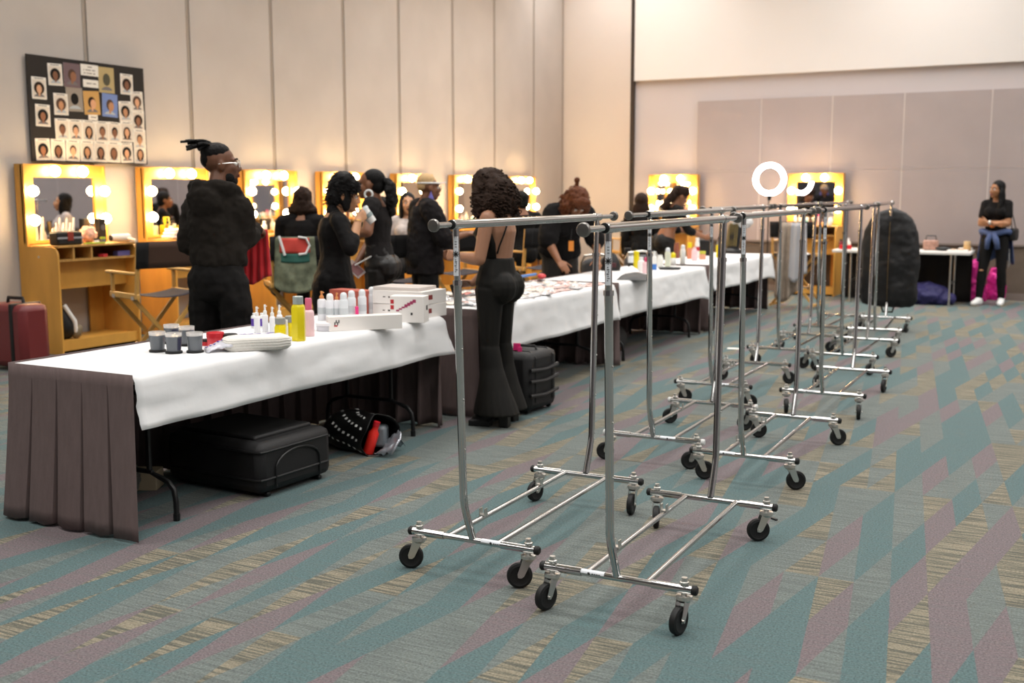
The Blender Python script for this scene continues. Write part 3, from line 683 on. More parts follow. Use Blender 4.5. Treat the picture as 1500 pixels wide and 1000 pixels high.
class Human:
    def __init__(s, label, loc, rz, J, skin, sex='f', k=1., head=(0, 0, 0), hands=True, lh=None, rh=None, vox=.0075, bust=1., butt=1., feet=True, fyaw=(.15, -.15), fit=1.):
        s.J = J; s.k = k; s.sex = sex; s.prof = [(t, a*fit, b*fit) for t, a, b in (FEM if sex == 'f' else MAL)]; s.bust = bust if sex == 'f' else 0; s.butt = butt; s.fyaw = fyaw
        m = MB(); torso(m, J, s.prof, k, 0, bust=s.bust, butt=butt)
        for q in 'lr':
            arm(m, J, q, k=k); leg(m, J, q, k=k)
            if feet: foot(m, J['a'+q], fyaw[q == 'r'], k)
        m.cap(J['nk']-(J['hd']-J['nk'])*.25, J['hd']-(J['hd']-J['nk']).normalized()*.03, .056*k, .052*k)
        for q, hh in (('l', lh), ('r', rh)):
            hh = hh or {}; d = hh.get('d', J['w'+q]-J['e'+q]); nn = hh.get('n', V((1 if q == 'l' else -1, .2, 0)))
            hand(m, J['w'+q], d, nn, 1 if q == 'r' else -1, hh.get('curl', .45), k*(.95 if sex == 'f' else 1.04), hh.get('thumb', .6))
        A = s.A = head_axes(J, *head); H = s.H = J['hd']; hk = s.hk = k*.98 if sex == 'f' else k
        p = s.hp = lambda x, y, z: H + A @ V((x*hk, y*hk, z*hk))
        E = lambda c, r: m.ell(p(*c), tuple(q*hk for q in r), 14, 10, rot=A)
        E((0,-.018,.035),(.076,.096,.085)); E((0,.020,-.030),(.062,.072,.078)); E((0,.058,-.088),(.030,.026,.024)); E((0,.01,-.065),(.052,.055,.045))
        for q in (-1, 1): E((q*.036,.062,-.022),(.026,.024,.026)); E((q*.077,-.012,-.004),(.010,.022,.032)); m.cap(p(q*.012,.080,.027), p(q*.048,.066,.026), .012*hk, .010*hk, 8); E((q*.012,.097,-.032),(.010,.012,.009))
        m.cap(p(0,.086,.018), p(0,.108,-.026), .008*hk, .0125*hk, 8); m.cap(p(-.018,.088,-.056), p(.018,.088,-.056), .008*hk, .008*hk, 8); m.cap(p(-.014,.085,-.068), p(.014,.085,-.068), .009*hk, .009*hk, 8)
        s.o = m.build('person', skin, loc=loc, rz=rz); later(s.o, vox, 3); tag(s.o, label, 'person')
        for q in (-1, 1):
            e = MB(); e.ell(p(q*.032,.0775,.004), .0120*hk, 10, 8); e.ell(p(q*.032,.0830,.004), .0078*hk, 8, 6, 1); e.build('eye', [eyem, ink], s.o)
            b = MB(); b.tube([p(q*.014,.094,.031), p(q*.032,.089,.037), p(q*.052,.073,.031)], .0035*hk, 6); b.build('eyebrow', hairblk, s.o)
        l = MB(); l.tube([p(-.024,.090,-.060), p(-.01,.0985,-.057), p(.01,.0985,-.057), p(.024,.090,-.060)], .005*hk, 6); l.tube([p(-.02,.089,-.067), p(0,.096,-.069), p(.02,.089,-.067)], .006*hk, 6); l.build('lips', lipm, s.o)
    def part(s, name, mb, m, vox=None, sm=4, disp=None, label=None, **k):
        o = mb.build(name, m, s.o, **k)
        if vox: later(o, vox, sm, disp)
        if label: o['label'] = label
        return o
    def top(s, name, m, t0=.0, t1=.97, sleeve=.9, infl=.012, loose=(0, 0, 0), hem=None, vox=.009, disp=(.012, .06), extra=None, sides='lr'):
        b = MB(); torso(b, s.J, s.prof, s.k, infl, t0, t1, bust=s.bust)
        for q in sides:
            I = tuple(infl+x for x in loose)
            if sleeve <= 1: arm(b, s.J, q, I, s.k, 1, sleeve)
            else: arm(b, s.J, q, I, s.k, 2, sleeve-1)
        if extra: extra(b)
        return s.part(name, b, m, vox, 4, disp)
    def bottom(s, name, m, t1=.36, frac=1.95, infl=(.012, .012, .014, .02), hem=None, vox=.009, disp=(.010, .07), extra=None):
        b = MB(); torso(b, s.J, s.prof, s.k, infl[0], -.2, t1, butt=s.butt)
        for q in 'lr': leg(b, s.J, q, infl, s.k, frac)
        if extra: extra(b)
        return s.part(name, b, m, vox, 3, disp)
    def shoes(s, m, name='shoe', infl=.010, heel=None):
        for q in 'lr':
            b = MB(); foot(b, s.J['a'+q], s.fyaw[q == 'r'], s.k, infl); s.part(name, b, m, .008, 2)
    def he(s, m, c, r): m.ell(s.hp(*c), tuple(q*s.hk for q in r), 14, 10, rot=s.A)
    def cap_hair(s, name, m, g=1.07, vox=.009, disp=(.012, .02), extra=None, back=.0, line=.035):
        b = MB(); s.he(b, (0,-.028-back,.045),(.080*g,.094*g,.088*g)); s.he(b, (0,-.055,-.02),(.070*g,.065*g,.075*g))
        if extra: extra(b)
        return s.part(name, b, m, vox, 3, disp)
def ring_of(hum, c, r, rr, n=18, axis='x'):
    return [hum.hp(c[0], c[1]+r*cos(2*pi*i/n), c[2]+r*sin(2*pi*i/n)) for i in range(n)]

# --- the woman in bell-bottoms, nearest figure: faces the tables, bare back to the racks' side
c0 = V((-3.50, 6.47, 0))
J = stand(1.68, .02, feet=.10)
J['sr'] += V((0, .03, 0)); J['hd'] += V((0, .05, -.02)); J['nk'] += V((0, .02, 0))
for n in ('hl', 'hr', 'pe'): J[n] += V((0, .035, .015))
for n in ('ch', 'nk', 'hd', 'sl', 'sr'): J[n].z += .02
for n in ('kl', 'kr'): J[n].z += .04
J['al'] = V((-.10, -.06, .145)); J['ar'] = V((.11, -.02, .145)); 
J['el'] = V((-.235, .02, 1.12)); J['wl'] = V((-.13, .245, 1.13))
J['er'] = V((.22, .10, 1.10)); J['wr'] = V((.12, .26, .93))
W7 = Human('woman with long dark curls in a black backless bell-bottom jumpsuit beside the tables', c0, face(-.90, .44), J, mat('warm_brown_skin', '#9a6f56', .48, var=.05, scale=20), 'f', 1.0, (.1, -.28, 0), vox=.0065, butt=1.22, bust=1.0, feet=False,
    lh=dict(d=V((.25, 1, .1)), n=V((.9, -.1, -.3)), curl=.75), rh=dict(d=V((-.3, 1, .0)), n=V((-.7, 0, -.7)), curl=.7))
def ext(b):
    for q in 'lr':                                          # flared hems
        kn, a = W7.J['k'+q], W7.J['a'+q]; n = 20; R = []
        for f, rx, ry in ((0, .066, .066), (.35, .072, .078), (.7, .098, .110), (1.02, .128, .150), (1.16, .136, .166)):
            c = kn+(a-kn)*f + V((0, .035*f, 0)); R.append([V((c.x+rx*cos(2*pi*j/n), c.y+ry*sin(2*pi*j/n), max(.055, c.z))) for j in range(n)])
        b.rings(R)
b = MB(); torso(b, W7.J, W7.prof, 1, .010, -.2, .37, butt=1.22)
for q in 'lr': leg(b, W7.J, q, (.012, .010, .010, .01), 1, 1.3)
ext(b)
bp = mat('sheer_striped_black', '#100e0a', .7, var=.5, scale=9, stretch=(3, 3, .35), spec=.3)
W7.part('jumpsuit', b, bp, .0075, 7)
b = MB()                                                    # front bodice up to the neck, back left bare
n = 14; R = []
for t, rx, ry in W7.prof:
    if t < .3 or t > .96: continue
    c = spine(W7.J, t); sx = (W7.J['sr']-W7.J['sl']).normalized(); d = (spine(W7.J, t+.06)-spine(W7.J, t-.06)).normalized(); y = d.cross(sx); A0 = -.38+1.0*max(0, t-.4)
    bu = .030*max(0, 1-abs(t-.66)/.2)
    R.append([c+sx*((rx+.011)*cos(A0+(pi-2*A0)*j/n))+y*((ry+.011+bu*1.9)*sin(A0+(pi-2*A0)*j/n)) for j in range(n+1)])
b.add([p for r in R for p in r], [(i*(n+1)+j, i*(n+1)+j+1, (i+1)*(n+1)+j+1, (i+1)*(n+1)+j) for i in range(len(R)-1) for j in range(n)])
W7.part('bodice', b, bp, solid=.010, angle=180)
b = MB()
for q in (-1, 1):
    sx = (W7.J['sr']-W7.J['sl']).normalized()
    pts = []
    for t, a, ro in ((.94, q*.045, .06), (.80, q*.09, .102), (.66, q*.125, .085), (.52, q*.128, .055), (.42, q*.118, .04)):
        c = spine(W7.J, t); d = (spine(W7.J, t+.06)-spine(W7.J, t-.06)).normalized(); pts.append(c+sx*a-d.cross(sx)*ro)
    b.tube(pts, .006, 6)
W7.part('strap', b, blk)
for q in 'lr':
    b = MB(); a = W7.J['a'+q]; yw = W7.fyaw[q == 'r']; d = V((-sin(yw), cos(yw), 0))
    b.cap(a-V((0,0,.02)), V((a.x, a.y, .05))+d*.12, .045, .038); b.cap(V((a.x,a.y,.05))+d*.12, V((a.x,a.y,.045))+d*.17, .04, .032)
    b.box(V((a.x, a.y, .02))+d*.14, (.082, .15, .04), rz=yw); b.box(V((a.x, a.y, .06))-d*.03, (.07, .065, .12), rz=yw); b.cap(a-V((0,0,.03)), V((a.x, a.y, .10))-d*.03, .04, .036)
    W7.part('heeled_shoe', b, blackpl, .006, 1)
def curls(hum, name, m, blobs, seeds, count, length, rad, r, seed=1, vox=.012, disp=[(.035, .045), (.014, .015)]):
    b = MB()
    for c, rr in blobs: hum.he(b, c, rr)
    o = hum.part(name, b, m, vox, 3, disp)
    rnd = random.Random(seed); b = MB()
    for i in range(count):
        c, rr = blobs[rnd.choice(seeds)]
        a, z = rnd.uniform(0, 2*pi), rnd.uniform(-.9, .95)
        nrm = V((sqrt(1-z*z)*cos(a), sqrt(1-z*z)*sin(a), z)); p = V((c[0]+nrm.x*rr[0]*.97, c[1]+nrm.y*rr[1]*.97, c[2]+nrm.z*rr[2]*.97))
        if (p.y > .045 and p.z < .10 and abs(p.x) < .085) or p.z < -.21: continue
        pts = []; ph = rnd.uniform(0, 6); L = length*rnd.uniform(.6, 1.2); st = 9; out = nrm*.5
        for j in range(st):
            f = j/(st-1); g = out*(.02*f)+V((0, 0, -L*f)) + V((cos(ph+f*9), sin(ph+f*9), 0))*rad; q = p+g; pts.append(hum.hp(q.x, q.y, q.z))
        b.tube(pts, [r*hum.hk*(1-.5*(j/(st-1))) for j in range(st)], 5)
    bo = b.build('curls', m, o); return o
curls(W7, 'hair', hairbrn, [((0,-.035,.05),(.118,.125,.105)), ((0,-.075,-.03),(.150,.125,.13)), ((0,-.085,-.075),(.168,.12,.115)), ((-.085,-.05,-.10),(.085,.09,.10)), ((.085,-.05,-.10),(.085,.09,.10)), ((-.09,.03,-.08),(.055,.06,.12)), ((.09,.03,-.08),(.055,.06,.12))], [0,1,1,2,2,2,3,4,5,6], 600, .050, .012, .0065, 4)

# --- man in hoodie, seen from behind, looking right
J = stand(1.83, .03, sex='m', feet=.14)
J['el'] = V((-.195, -.05, 1.22)); J['wl'] = V((-.12, .20, 1.20)); J['er'] = V((.155, .07, 1.25)); J['wr'] = V((.10, .28, 1.32)); J['sl'].x += .045; J['sr'].x -= .045; J['hd'].z += .03; J['nk'].z += .015; J['sl'].z -= .04; J['sr'].z -= .04; J['hd'] += V((0, .02, .0))
M1 = Human('man in a black hoodie with top-knot dreadlocks and glasses, back to the camera', PD(317, 7.05), face(.32, .95), J, mat('dark_umber_skin', '#6b4530', .5, var=.06, scale=20), 'm', 1.08, (-.85, .05, 0), rh=dict(d=V((.0, 1, -.15)), n=V((-.6, 0, -.6)), curl=.8), butt=.5, vox=.008, fit=.94)
def ex(b):
    Jm = M1.J; c = spine(Jm, .95)
    b.tube([c+V((.13*cos(a), .10*sin(a)-.02, .035-.03*sin(a))) for a in [2*pi*i/16 for i in range(16)]], .048, 10, closed=True)
    b.ell(c+V((0, -.135, -.03)), (.125, .055, .10)); n = 20; b.rings([[V((rx*cos(2*pi*j/n), .0+oy+ry*sin(2*pi*j/n), z)) for j in range(n)] for z, rx, ry, oy in ((1.085,.155,.130,0),(1.09,.175,.150,0),(1.13,.185,.158,0),(1.25,.19,.160,0),(1.40,.195,.160,0),(1.52,.185,.145,.01),(1.58,.14,.11,.01))])
M1.top('hoodie', blk2, .25, .97, 1.95, .014, (.012, .012, .012), vox=.010, extra=ex, disp=[(.04, .12), (.02, .05)])
M1.bottom('trousers', blk, .3, 1.97, (.022, .03, .04, .05), disp=[(.035, .12)], extra=lambda b: b.ell(spine(M1.J, -.05), (.19, .145, .16)))
M1.shoes(blackpl)
b = MB()
M1.he(b, (0,-.03,.078),(.074,.088,.058)); M1.he(b, (0,-.075,.035),(.055,.046,.05))
M1.part('hair', b, hairblk, .008, 3, (.006, .02))
b = MB(); rnd = random.Random(5)
for i in range(34):
    a = rnd.uniform(0, 2*pi); q = V((rnd.uniform(-.035, .035), -.06+rnd.uniform(-.03, .02), .118)); pts = [M1.hp(*q)]
    dr = V((cos(a)*.5, -.55+sin(a)*.5, .55+rnd.uniform(-.4, .3)))
    for j in range(6): q = q+dr*.014; dr = dr+V((rnd.uniform(-.3, .3), rnd.uniform(-.4, .1), -.18)); pts.append(M1.hp(*q))
    b.tube(pts, .0085, 6)
M1.part('top_knot', b, hairblk)
b = MB(); M1.he(b, (0,.056,-.094),(.036,.033,.030)); M1.he(b, (-.050,.02,-.075),(.014,.045,.035)); M1.he(b, (.050,.02,-.075),(.014,.045,.035)); M1.part('beard', b, hairblk, .007, 2)
b = MB()
for q in (-1, 1): b.tube([M1.hp(q*.035+.026*cos(a), .100, .004+.021*sin(a)) for a in [2*pi*i/14 for i in range(14)]], .0022, 6, closed=True); b.tube([M1.hp(q*.061, .098, .010), M1.hp(q*.083, .04, .012), M1.hp(q*.083, -.03, .008)], .0022, 6)
b.tube([M1.hp(-.009, .101, .008), M1.hp(.009, .101, .008)], .0022, 6); M1.part('glasses', b, chrome2)
# red garment over his forearm
pw = M1.o.matrix_basis
def wpt(hum, p): return Matrix.LocRotScale(hum.o.location, hum.o.rotation_euler, None) @ V(p)
def cloth_drop(name, label, cat, loc, rz, wd, ht, m, fold=.03, nf=3, group=None, gather=.4, top=0):
    b = MB()
    def fn(u, v):
        x = (u-.5)*wd*(gather+(1-gather)*v); y = fold*sin(u*nf*2*pi+v*1.3)*(.4+.6*v)+.02*noise.noise(V((u*3, v*3, ht*7)))
        return V((x, y, -ht*v*(1+.08*sin(u*5))))
    b.grid(fn, 40, 16); o = b.build(name, m, loc=loc, rz=rz, solid=.004, angle=180); return tag(o, label, cat, group)
cloth_drop('red_garment', 'red garment hanging from the hand of the man in the hoodie', 'garment', wpt(M1, (.055, .35, 1.31)), M1.o.rotation_euler.z+.5, .20, .34, mat('red_cloth', '#b3131d', .8, sheen=.2), .015, 4, gather=.8)

# --- bob-haired woman seated with her back to the camera
J = sit(1.72, .73, .08); J['el'] = J['sl']+V((-.05, .06, -.26)); J['wl'] = J['el']+V((.10, .22, -.02)); J['er'] = J['sr']+V((.07, .05, -.26)); J['wr'] = J['er']+V((-.10, .22, -.02))
W2 = Human('woman with a dark bob and black top seated in the chair with the camouflage tote', PD(441, 10.45), face(.05, 1), J, skinB, 'f', 1.05, (0, -.1, 0), vox=.009)
W2.top('top', mat('dark_brown_black_top', '#121010', .9, bump=.25, bscale=20, spec=.25), -.1, 1.0, 1.9, .02, (.01, .01, .012), disp=(.012, .08))
W2.bottom('trousers', blk, .2); W2.shoes(blackpl)
W2.cap_hair('hair', hairbrn, 1.13, disp=[(.03, .05), (.01, .015)], extra=lambda b: [W2.he(b, c, r) for c, r in (((0,-.05,-.05),(.112,.075,.085)), ((-.085,-.02,-.075),(.05,.06,.05)), ((.085,-.02,-.075),(.05,.06,.05)))])

# --- woman drinking coffee
J = stand(1.66, .02, feet=.09)
J['er'] = V((.27, .05, 1.16)); J['wr'] = V((.145, .135, 1.355)); J['hd'] += V((0, .035, -.015))
J['el'] = V((-.225, .0, 1.07)); J['wl'] = V((-.20, .10, .86))
W3 = Human('woman with curly dark updo in a fitted black dress drinking coffee', PD(491, 8.0), face(.88, .30), J, skinC, 'f', 1.0, (-.15, -.12, 0), bust=1.1, butt=.95, vox=.007,
    rh=dict(d=V((-.50, .62, .50)), n=V((-.75, -.35, -.2)), curl=.6, thumb=.9))
def ex(b):
    n = 18; R = []
    for z, rx, ry in ((.95, .18, .135), (.88, .186, .160), (.75, .182, .156), (.60, .168, .142), (.46, .152, .132)): R.append([V((rx*cos(2*pi*j/n), -.025+ry*sin(2*pi*j/n), z)) for j in range(n)])
    b.rings(R)
b = MB(); torso(b, W3.J, W3.prof, 1, .018, -.2, 1.0, bust=1.1, butt=.95); arm(b, W3.J, 'r', (.014, .014, .012), 1, 2, .35); arm(b, W3.J, 'l', (.014, .014, .012), 1, 2, .35); ex(b)
b.cap(W3.J['nk']-V((0,0,.03)), W3.J['nk']+V((0,0,.035)), .064, .06); W3.part('dress', b, blk3, .008, 6, (.010, .06)); W3.shoes(blackpl)
b = MB(); b.tube([W3.J['wr']-(W3.J['wr']-W3.J['er']).normalized()*.02+V((.030*cos(a), .024*sin(a), .020*cos(a))) for a in [2*pi*i/14 for i in range(14)]], .003, 6, closed=True); W3.part('bracelet', b, mat('gold', '#c8a050', .3, 1))
curls(W3, 'hair', hairblk, [((0,-.03,.06),(.095,.108,.095)), ((0,-.02,.125),(.095,.085,.06)), ((0,-.075,-.01),(.085,.07,.085)), ((-.055,.055,.085),(.05,.045,.05)), ((.055,.06,.08),(.045,.045,.05)), ((.07,.01,-.03),(.022,.035,.085)), ((-.07,.01,-.03),(.022,.035,.085))], [0,1,1,2,3,4], 170, .04, .016, .005, 8, .010, [(.02, .03), (.008, .012)])
# the cup rests against her fingers
cp = W3.hp(.01, .140, -.082); t = T('coffee_cup', 'white paper coffee cup with lid at the mouth of the woman with the updo', 'cup', wpt(W3, cp), 0)
ax = (V((.05, .62, -.78)))
q = Matrix.Rotation(W3.o.rotation_euler.z, 3, 'Z') @ ax
m = MB(); m.lathe([(.041, -.006), (.0405, .0), (.030, .108), (.0295, .110)], (0,0,0), 20, 0, q); m.lathe([(.0385,.035),(.0372,.065)], (0,0,0), 20, 1, q); m.build('cup', [whitepl, mat('cup_mark', '#8d9a9a', .5)], t)
m = MB(); m.lathe([(.036, -.016), (.041, -.014), (.044, -.004), (.044, .003), (.041, .004)], (0,0,0), 20, 0, q); m.build('lid', mat('cup_lid', '#d5dedd', .35), t)

# --- woman with ponytail and hoop earring, in profile to the left
J = stand(1.74, .05, feet=.1)
J['el'] = V((-.31, .0, 1.25)); J['wl'] = V((-.15, .20, 1.235)); J['sl'].z += .04; J['sr'].z += .04; J['er'] = V((.16, .12, 1.12)); J['wr'] = V((-.06, .17, .97))
W4 = Human('woman with dark ponytail and white hoop earring in black tee and shiny black trousers', PD(552, 8.85), face(-.95, .12), J, skinA, 'f', 1.02, (0, .06, 0), bust=1.1, butt=1.1, vox=.0075, lh=dict(d=V((.1, 1, .2)), n=V((.8, 0, -.5)), curl=.4), rh=dict(d=V((-.9, .05, -.2)), n=V((-.1, .2, .9)), curl=.45))
W4.top('tee', mat('charcoal_tee', '#1c1919', .9, bump=.25, bscale=20, spec=.25), .08, .97, .24, .010, (.010, .015, .0), disp=(.010, .06))
W4.bottom('trousers', mat('shiny_black_leggings', '#171412', .38, bump=.15, bscale=20), .40, 1.95, (.008, .010, .010, .012)); W4.shoes(blackpl)
b = MB(); W4.he(b, (0,-.034,.052),(.0805,.093,.081)); W4.he(b, (0,-.065,.0),(.070,.06,.07)); ho = W4.part('hair', b, hairblk, .008, 3)
b = MB()
for c, r in (((0,-.135,.03),(.035,.04,.04)), ((0,-.17,-.02),(.055,.05,.07)), ((0,-.185,-.10),(.06,.05,.09)), ((0,-.18,-.18),(.045,.04,.07))): W4.he(b, c, r)
W4.part('ponytail', b, hairblk, .009, 3, [(.03, .035), (.012, .014)])
for s in (-1, 1):
    b = MB(); b.tube(ring_of(W4, (s*.094, -.02, -.070), .031, 0), .0090, 8, closed=True); W4.part('hoop_earring', b, whitepl)
hp = wpt(W4, (-.185, .14, .955)); t = T('clear_palette', 'clear palette with a makeup brush held by the woman with the ponytail', 'palette', hp, face(-.5, .8))
m = MB(); R = Matrix.Rotation(radians(55), 3, 'X') @ Matrix.Rotation(radians(35), 3, 'Z'); m.box((0, 0, 0), (.10, .15, .008), rot=R); m.build('tray', mat('clear_plastic', '#d8d0d0', .1, trans=.6), t, bevel=.003)
m = MB(); m.box(R @ V((0, -.01, .006)), (.075, .10, .006), rot=R); m.build('pigment', mat('rose_pigment', '#6d4444', .6), t)
tag(MB().tube([hp+RT*.0+V((0,0,.03)), hp+RT*.13+V((0,0,.10))], .006, 8).build('makeup_brush', whitepl), 'pale makeup brush held over the clear palette by the ponytail woman', 'brush')

# --- client seated facing the room, light top
J = sit(1.66, .72, -.1); 
W5 = Human('seated client with dark hair and pale patterned top, facing away from her mirror', PD(597, 11.9), face(.10, -1), J, skinD, 'f', 1.0, (.1, .1, 0), vox=.009)
W5.top('top', mat('pale_floral_top', '#cfc3bd', .8, var=.25, scale=14), -.1, .96, .55, .016); W5.bottom('trousers', blk, .2); W5.shoes(blackpl)
W5.cap_hair('hair', hairblk, 1.05, disp=(.01, .03), extra=lambda b: [W5.he(b, c, r) for c, r in (((-.075,-.01,-.06),(.028,.06,.12)), ((.075,-.01,-.06),(.028,.06,.12)), ((0,-.07,-.08),(.085,.04,.12)))])

# --- man with cropped bleached hair, visor band and lilac earring
J = stand(1.72, .04, sex='m', feet=.12)
J['er'] = V((.27, .10, 1.12)); J['wr'] = V((.17, .36, 1.17)); J['el'] = V((-.27, .02, 1.10)); J['wl'] = V((-.20, .22, .98))
M6 = Human('man with cropped bleached hair, lilac earring and loose black tee, facing right', PD(621, 10.3), face(.88, .35), J, skinA, 'm', .99, (.0, .0, 0), vox=.008, rh=dict(d=V((-.1, 1, .1)), n=V((-.3, 0, -.9)), curl=.35))
def ex(b):
    n = 20; b.rings([[V((rx*cos(2*pi*j/n), ry*sin(2*pi*j/n), z)) for j in range(n)] for z, rx, ry in ((.80,.195,.165),(.81,.205,.172),(1.0,.205,.170),(1.2,.20,.155),(1.36,.19,.13),(1.42,.14,.10))])
M6.top('tee', mat('soft_black_tee', '#1c191a', .9, bump=.25, bscale=20, spec=.25), -.1, .97, .95, .022, (.022, .03, 0), extra=ex, disp=[(.035, .10), (.012, .04)])
M6.bottom('trousers', blk, .2, 1.95, (.02, .025, .03, .03)); M6.shoes(blackpl)
b = MB(); M6.he(b, (0,-.03,.062),(.080,.093,.078)); M6.he(b, (0,-.062,.02),(.066,.058,.05)); M6.part('hair', b, hairbld, .008, 3)
b = MB(); b.tube([M6.hp(.083*cos(a), -.012+.104*sin(a), .048) for a in [2*pi*i/20 for i in range(20)]], .008, 6, closed=True); b.tube([M6.hp(0, .09, .048), M6.hp(.0, .17, .052)], .006, 6)
M6.part('visor_band', b, whitepl)
for s in (-1, 1):
    b = MB(); c = M6.hp(s*.088, -.012, -.085); b.lathe([(.003, .055), (.006, .04), (.024, .0), (.026, -.02), (.012, -.04), (.003, -.045)], c, 10); M6.part('earring', b, mat('lilac', '#6f69b8', .5))
b = MB(); 
for q in (-1, 1): b.tube([M6.hp(q*.035+.024*cos(a), .102, .004+.020*sin(a)) for a in [2*pi*i/12 for i in range(12)]], .003, 6, closed=True)
M6.part('glasses', b, blackpl)
b = MB(); c = V((.16, .10, .98)); b.box(c+V((0, .09, .0)), (.06, .008, .09)); M6.part('pass_card', b, mat('tan_card', '#d2ab83', .6))

# --- auburn-haired stylist stooping over the packets
J = stand(1.70, .47, feet=.13)
J['el'] = J['sl']+V((-.10, .06, -.27)); J['wl'] = V((-.20, .42, .885)); J['er'] = J['sr']+V((.10, .08, -.26)); J['wr'] = V((.24, .43, .885)); J['hd'] += V((0, .03, -.05))
W8 = Human('woman with auburn bob stooping over the table of packets in a black tee', PD(821, 11.3), face(.42, -.9), J, skinB, 'f', 1.12, (.0, -.95, 0), vox=.008, fit=1.12, lh=dict(d=V((.3, .8, -.6)), n=V((.4, -.4, -.7)), curl=.5), rh=dict(d=V((-.2, .8, -.6)), n=V((-.4, -.4, -.7)), curl=.5))
W8.top('tee', mat('faded_black_tee', '#121010', .9, bump=.25, bscale=20, spec=.25), .0, .97, .98, .024, (.03, .035, 0), disp=(.014, .08))
W8.bottom('trousers', mat('dark_grey_trousers', '#2c2825', .75), .30, 1.95, (.014, .016, .02, .03)); W8.shoes(blackpl)
curls(W8, 'hair', hairaub, [((0,-.028,.05),(.105,.112,.10)), ((0,-.06,-.04),(.118,.085,.10)), ((-.095,.01,-.05),(.045,.075,.10)), ((.095,.01,-.05),(.045,.075,.10)), ((0,.06,.085),(.085,.05,.055))], [0,1,1,2,3,4], 200, .045, .012, .006, 12, .010, [(.03, .035), (.012, .012)])
b = MB(); W8.he(b, (0,-.16,.13),(.028,.028,.028)); W8.he(b, (0,-.13,.10),(.02,.02,.03)); W8.part('hair_bun', b, hairaub, .008, 2)
b = MB(); c = spine(W8.J, .45); b.tube([W8.J['nk']+V((-.05,.05,0)), c+V((.02,.20,.05)), c+V((.05, .235, -.06))], .004, 6); W8.part('lanyard', b, ink)
b = MB(); b.box(c+V((.05,.24,-.12)), (.055,.008,.10)); W8.part('badge', b, mat('orange_card', '#e08a35', .5))
b = MB(); b.tube([W8.J['wl']+V((.036*cos(a), .01*sin(a), .034*sin(a)+.01)) for a in [2*pi*i/12 for i in range(12)]], .004, 6, closed=True); W8.part('bracelet', b, mat('gold', '#c8a050', .3, 1))

# --- person in black half hidden behind the curls
J = sit(1.70, .72, .05)
W13 = Human('person in black seated at the last wall station, half hidden behind the curly-haired woman', PD(766, 13.6), face(-.3, 1), J, skinB, 'f', 1.0, (0, 0, 0), vox=.010)
W13.top('top', blk, -.1, .97, 1.9, .018); W13.bottom('trousers', blk, .2); W13.shoes(blackpl); W13.cap_hair('hair', hairblk, 1.08)

# --- long-haired woman seated by the back wall
J = sit(1.64, .70, .05)
W10 = Human('seated woman with long straight dark hair seen from behind, near the back wall', PD(940, 15.1), face(.05, 1), J, skinB, 'f', 1.0, (0, 0, 0), vox=.010)
W10.top('top', blk, -.1, .97, 1.9, .018); W10.bottom('trousers', blk, .2); W10.shoes(blackpl)
W10.cap_hair('hair', hairbrn, 1.25, disp=(.012, .03), extra=lambda b: [W10.he(b, c, r) for c, r in (((0,-.08,-.08),(.125,.06,.13)), ((0,-.095,-.22),(.14,.055,.18)), ((0,-.10,-.36),(.15,.05,.16)))])

# --- stooping makeup artist at the back
J = stand(1.64, .28, feet=.12); J['el'] = J['sl']+V((-.06, .10, -.25)); J['wl'] = J['el']+V((.05, .24, -.03)); J['er'] = J['sr']+V((.07, .10, -.25)); J['wr'] = J['er']+V((.0, .22, -.08))
W11 = Human('woman with dark braids stooping to work, cropped black top and bare midriff', PD(976, 14.2), face(.93, .25), J, skinB, 'f', 1.0, (0, -.45, 0), vox=.008, butt=1.0)
W11.top('top', blk, .42, .97, 1.25, .014, disp=(.01, .06)); W11.bottom('trousers', mat('dark_jersey_trousers', '#141211', .75), .22, 1.95, (.012, .02, .03, .04)); W11.shoes(blackpl)
curls(W11, 'hair', hairbrn, [((0,-.03,.06),(.095,.108,.09)), ((0,.02,.09),(.09,.08,.07)), ((0,-.10,-.02),(.075,.06,.10)), ((0,-.13,-.14),(.07,.05,.13))], [0,1,2,3], 110, .05, .014, .005, 9, .010, [(.02, .03)])

# --- woman at far right, arms folded, jacket round her waist
J = stand(1.70, .0, feet=.12)
J['sl'] += V((0, .0, 0)); J['sl'].x = -.145; J['sr'].x = .145; J['el'] = V((-.175, .06, 1.115)); J['wl'] = V((.05, .195, 1.135)); J['er'] = V((.175, .06, 1.115)); J['wr'] = V((-.07, .185, 1.115)); J['ar'] = V((.14, .10, .085)); J['kr'] = V((.12, .07, .48))
W12 = Human('woman in black tee and ripped black jeans with folded arms, alone at far right', PD(1461, 15.2), face(-.62, -.78), J, mat('bronze_skin', '#9a6a48', .5, var=.05, scale=20), 'f', 1.0, (-.55, .04, 0), vox=.0075, fit=.88, lh=dict(d=V((1, .1, .1)), n=V((0, -1, 0)), curl=.5), rh=dict(d=V((-1, .1, -.1)), n=V((0, -1, 0)), curl=.5))
W12.top('tee', mat('plain_black_tee', '#121010', .9, bump=.25, bscale=20, spec=.25), .08, .96, .6, .010, (.004, .010, 0), disp=(.01, .07))
W12.bottom('jeans', blk, .36, 1.95, (.008, .010, .012, .012))
b = MB(); b.ell(W12.J['kr']+V((0, .055, .0)), (.03, .014, .014)); W12.part('knee_rip', b, skinC)
W12.shoes(whitepl, 'sneaker')
W12.cap_hair('hair', hairblk, 1.06, disp=(.008, .03), extra=lambda b: [W12.he(b, c, r) for c, r in (((0,-.07,-.09),(.09,.045,.13)), ((0,-.085,-.2),(.095,.04,.13)), ((-.08,-.015,-.10),(.024,.05,.13)), ((.08,-.015,-.10),(.024,.05,.13)), ((-.085,.0,-.22),(.032,.035,.12)), ((.08,-.0,-.20),(.032,.035,.10)))])
den = mat('blue_denim', '#4d5d86', .85, var=.1, scale=20)
